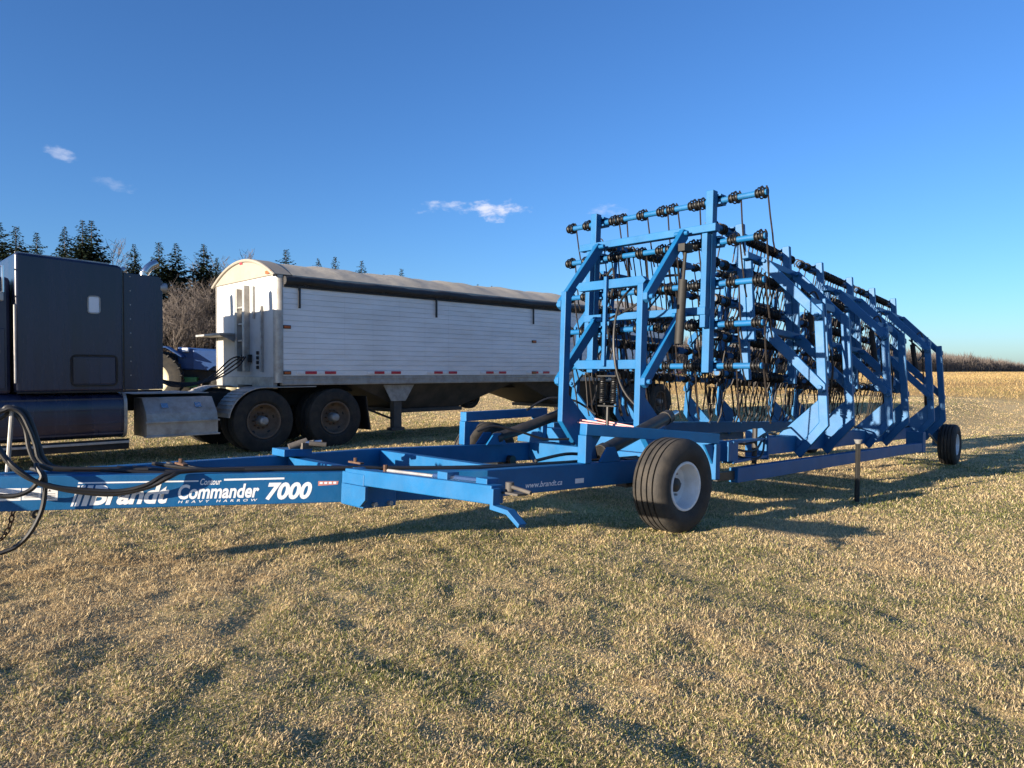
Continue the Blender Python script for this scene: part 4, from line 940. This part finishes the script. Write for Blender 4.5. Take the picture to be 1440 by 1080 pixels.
# low brush under the shelterbelt and the far wood on the horizon: uncountable masses of twigs
def twig_mass(name, n, fn, m):
    V = np.empty((n, 3, 3), np.float32)
    X, Y, Z, hh, w = fn(n); a = rng.random(n) * 6.283; le = rng.normal(0, .35, n)
    V[:, 0] = np.stack([X - w * np.cos(a), Y - w * np.sin(a), Z], 1); V[:, 1] = np.stack([X + w * np.cos(a), Y + w * np.sin(a), Z], 1)
    V[:, 2] = np.stack([X + le * hh, Y + le * hh * .3, Z + hh], 1)
    me = bpy.data.meshes.new(name); me.from_pydata(V.reshape(-1, 3).tolist(), [], np.arange(n * 3).reshape(-1, 3).tolist()); me.materials.append(m)
    o = bpy.data.objects.new(name, me); COL.objects.link(o); o['kind'] = 'stuff'; return o
def brush(n):
    x = rng.random(n) * 75 - 62; d = 49 + rng.random(n) * 12 + (x + 62) * .42; Z = terrain(x, d)
    top = 3.6 + 3.0 * vnoise(x, x * 0, .35, 2) + 1.5 * vnoise(x, d, 1.2, 3); t = rng.random(n) ** .8
    return x, d, Z + t * top * .8, .5 + .8 * rng.random(n), .012 + .02 * rng.random(n)
twig_mass('bare_brush', 26000, brush, M['twig'])
def wood(n):
    u = rng.random(n); x = 24 + 250 * u ** 1.3; d = 95 + x * .95 + rng.random(n) * 26; Z = terrain(x, d)
    hmax = (4.2 + 2.8 * vnoise(x, d, .11, 1) + 1.6 * vnoise(x, d, .5, 2)) * np.clip((262 - x) / 100, .06, 1); t = rng.random(n)
    return x, d, Z - .2 + t * hmax * .82, 1.0 + 1.6 * rng.random(n), (.03 + .05 * rng.random(n)) * (.6 + d / 250)
twig_mass('far_wood', 60000, wood, M['twig'])

# ------------------------------------------------------------------ sky, sun, camera
EL, AZ = R(11.2), R(180 + 51)     # azimuth of the sun, clockwise from +Y
sd = Vector((math.sin(AZ) * math.cos(EL), math.cos(AZ) * math.cos(EL), math.sin(EL)))
W = bpy.data.worlds.new('World'); SC.world = W; W.use_nodes = True
nt = W.node_tree; N = nt.nodes; L = nt.links; bg = N['Background']
sky = N.new('ShaderNodeTexSky'); sky.sky_type = 'NISHITA'; sky.sun_disc = False; sky.sun_elevation = EL; sky.sun_rotation = AZ
sky.air_density = 1.0; sky.dust_density = .8; sky.ozone_density = 5.4; sky.altitude = 300
hs = N.new('ShaderNodeHueSaturation'); hs.inputs['Saturation'].default_value = 1.04; hs.inputs['Hue'].default_value = .506; L.new(sky.outputs[0], hs.inputs['Color'])
tc = N.new('ShaderNodeTexCoord'); col = hs.outputs[0]
def vm(op, a, b=None):
    n = N.new('ShaderNodeVectorMath'); n.operation = op; L.new(a, n.inputs[0])
    if b is not None:
        if isinstance(b, (tuple, Vector)): n.inputs[1].default_value = b
        else: L.new(b, n.inputs[1])
    return n
def mth(op, a, b=0.):
    n = N.new('ShaderNodeMath'); n.operation = op
    for i, q in enumerate((a, b)):
        if isinstance(q, (int, float)): n.inputs[i].default_value = q
        else: L.new(q, n.inputs[i])
    return n.outputs[0]
cn = N.new('ShaderNodeTexNoise'); cn.inputs['Scale'].default_value = 34; cn.inputs['Detail'].default_value = 7; cn.inputs['Roughness'].default_value = .6
mpn = N.new('ShaderNodeMapping'); mpn.inputs['Scale'].default_value = (1, 1, 2.2); L.new(tc.outputs['Generated'], mpn.inputs['Vector']); L.new(mpn.outputs[0], cn.inputs['Vector'])
CLOUDS = [(697, 296, 54, 19, 1.0, 0), (620, 292, 46, 12, .65, -.08), (851, 297, 34, 12, .35, 0), (82, 216, 32, 12, .45, .25), (163, 260, 32, 13, .2, .2)]
masks = []
for px, py, w, h, op, rot in CLOUDS:
    c = Vector(((px - 720) / 1000, 1, (523 - py) / 1000)); d = c.normalized(); rgt = Vector((d.y, -d.x, 0)).normalized(); up = rgt.cross(d)
    r2 = (rgt * math.cos(rot) - up * math.sin(rot)); u2 = (up * math.cos(rot) + rgt * math.sin(rot)); k = 1 / c.length
    a = mth('MULTIPLY', vm('DOT_PRODUCT', tc.outputs['Generated'], tuple(r2)).outputs['Value'], 1000 / (w * k)); b = mth('MULTIPLY', vm('DOT_PRODUCT', tc.outputs['Generated'], tuple(u2)).outputs['Value'], 1000 / (h * k))
    fr_ = mth('GREATER_THAN', vm('DOT_PRODUCT', tc.outputs['Generated'], tuple(d)).outputs['Value'], .9)
    rr_ = mth('ADD', mth('MULTIPLY', a, a), mth('MULTIPLY', b, b)); rr_ = mth('SUBTRACT', 1.0, rr_)
    v = mth('ADD', rr_, mth('MULTIPLY', mth('SUBTRACT', cn.outputs['Fac'], .58), 4.2))
    mr = N.new('ShaderNodeMapRange'); mr.interpolation_type = 'SMOOTHSTEP'; mr.inputs['From Min'].default_value = .0; mr.inputs['From Max'].default_value = 1.3; mr.inputs['To Max'].default_value = op
    L.new(mth('MULTIPLY', mth('MINIMUM', v, mth('MULTIPLY', rr_, 3.0)), 1.0), mr.inputs['Value']); masks.append(mth('MULTIPLY', mr.outputs[0], fr_))
tot = masks[0]
for m_ in masks[1:]: tot = mth('MAXIMUM', tot, m_)
mxs = N.new('ShaderNodeMix'); mxs.data_type = 'RGBA'; CLOUD_B = mxs.inputs['B']; CLOUD_B.default_value = (3.6, 3.8, 4.6, 1)
L.new(tot, mxs.inputs['Factor']); L.new(col, mxs.inputs['A']); L.new(mxs.outputs['Result'], bg.inputs['Color'])
bg.inputs['Strength'].default_value = .0605
sl_ = bpy.data.lights.new('sun', 'SUN'); sl_.energy = 3.6; sl_.angle = R(.5); sl_.color = (1, .86, .68)
so = bpy.data.objects.new('sun', sl_); COL.objects.link(so); so.rotation_euler = sd.to_track_quat('Z', 'Y').to_euler(); so.location = (-20, -10, 30)
cam = bpy.data.cameras.new('camera'); cam.lens = 25; cam.sensor_width = 36; cam.clip_start = .05; cam.clip_end = 12000
co = bpy.data.objects.new('camera', cam); COL.objects.link(co); co.location = (0, 0, 1.4); co.rotation_euler = (R(90) - math.atan(17 / 1000), 0, 0); SC.camera = co
vs_ = SC.view_settings; vs_.view_transform = 'Standard'; vs_.look = 'None'; vs_.exposure = 1.92; vs_.gamma = 1; vs_.use_curve_mapping = False
SC.cycles.use_denoising = True
SC.cycles.max_bounces = 6
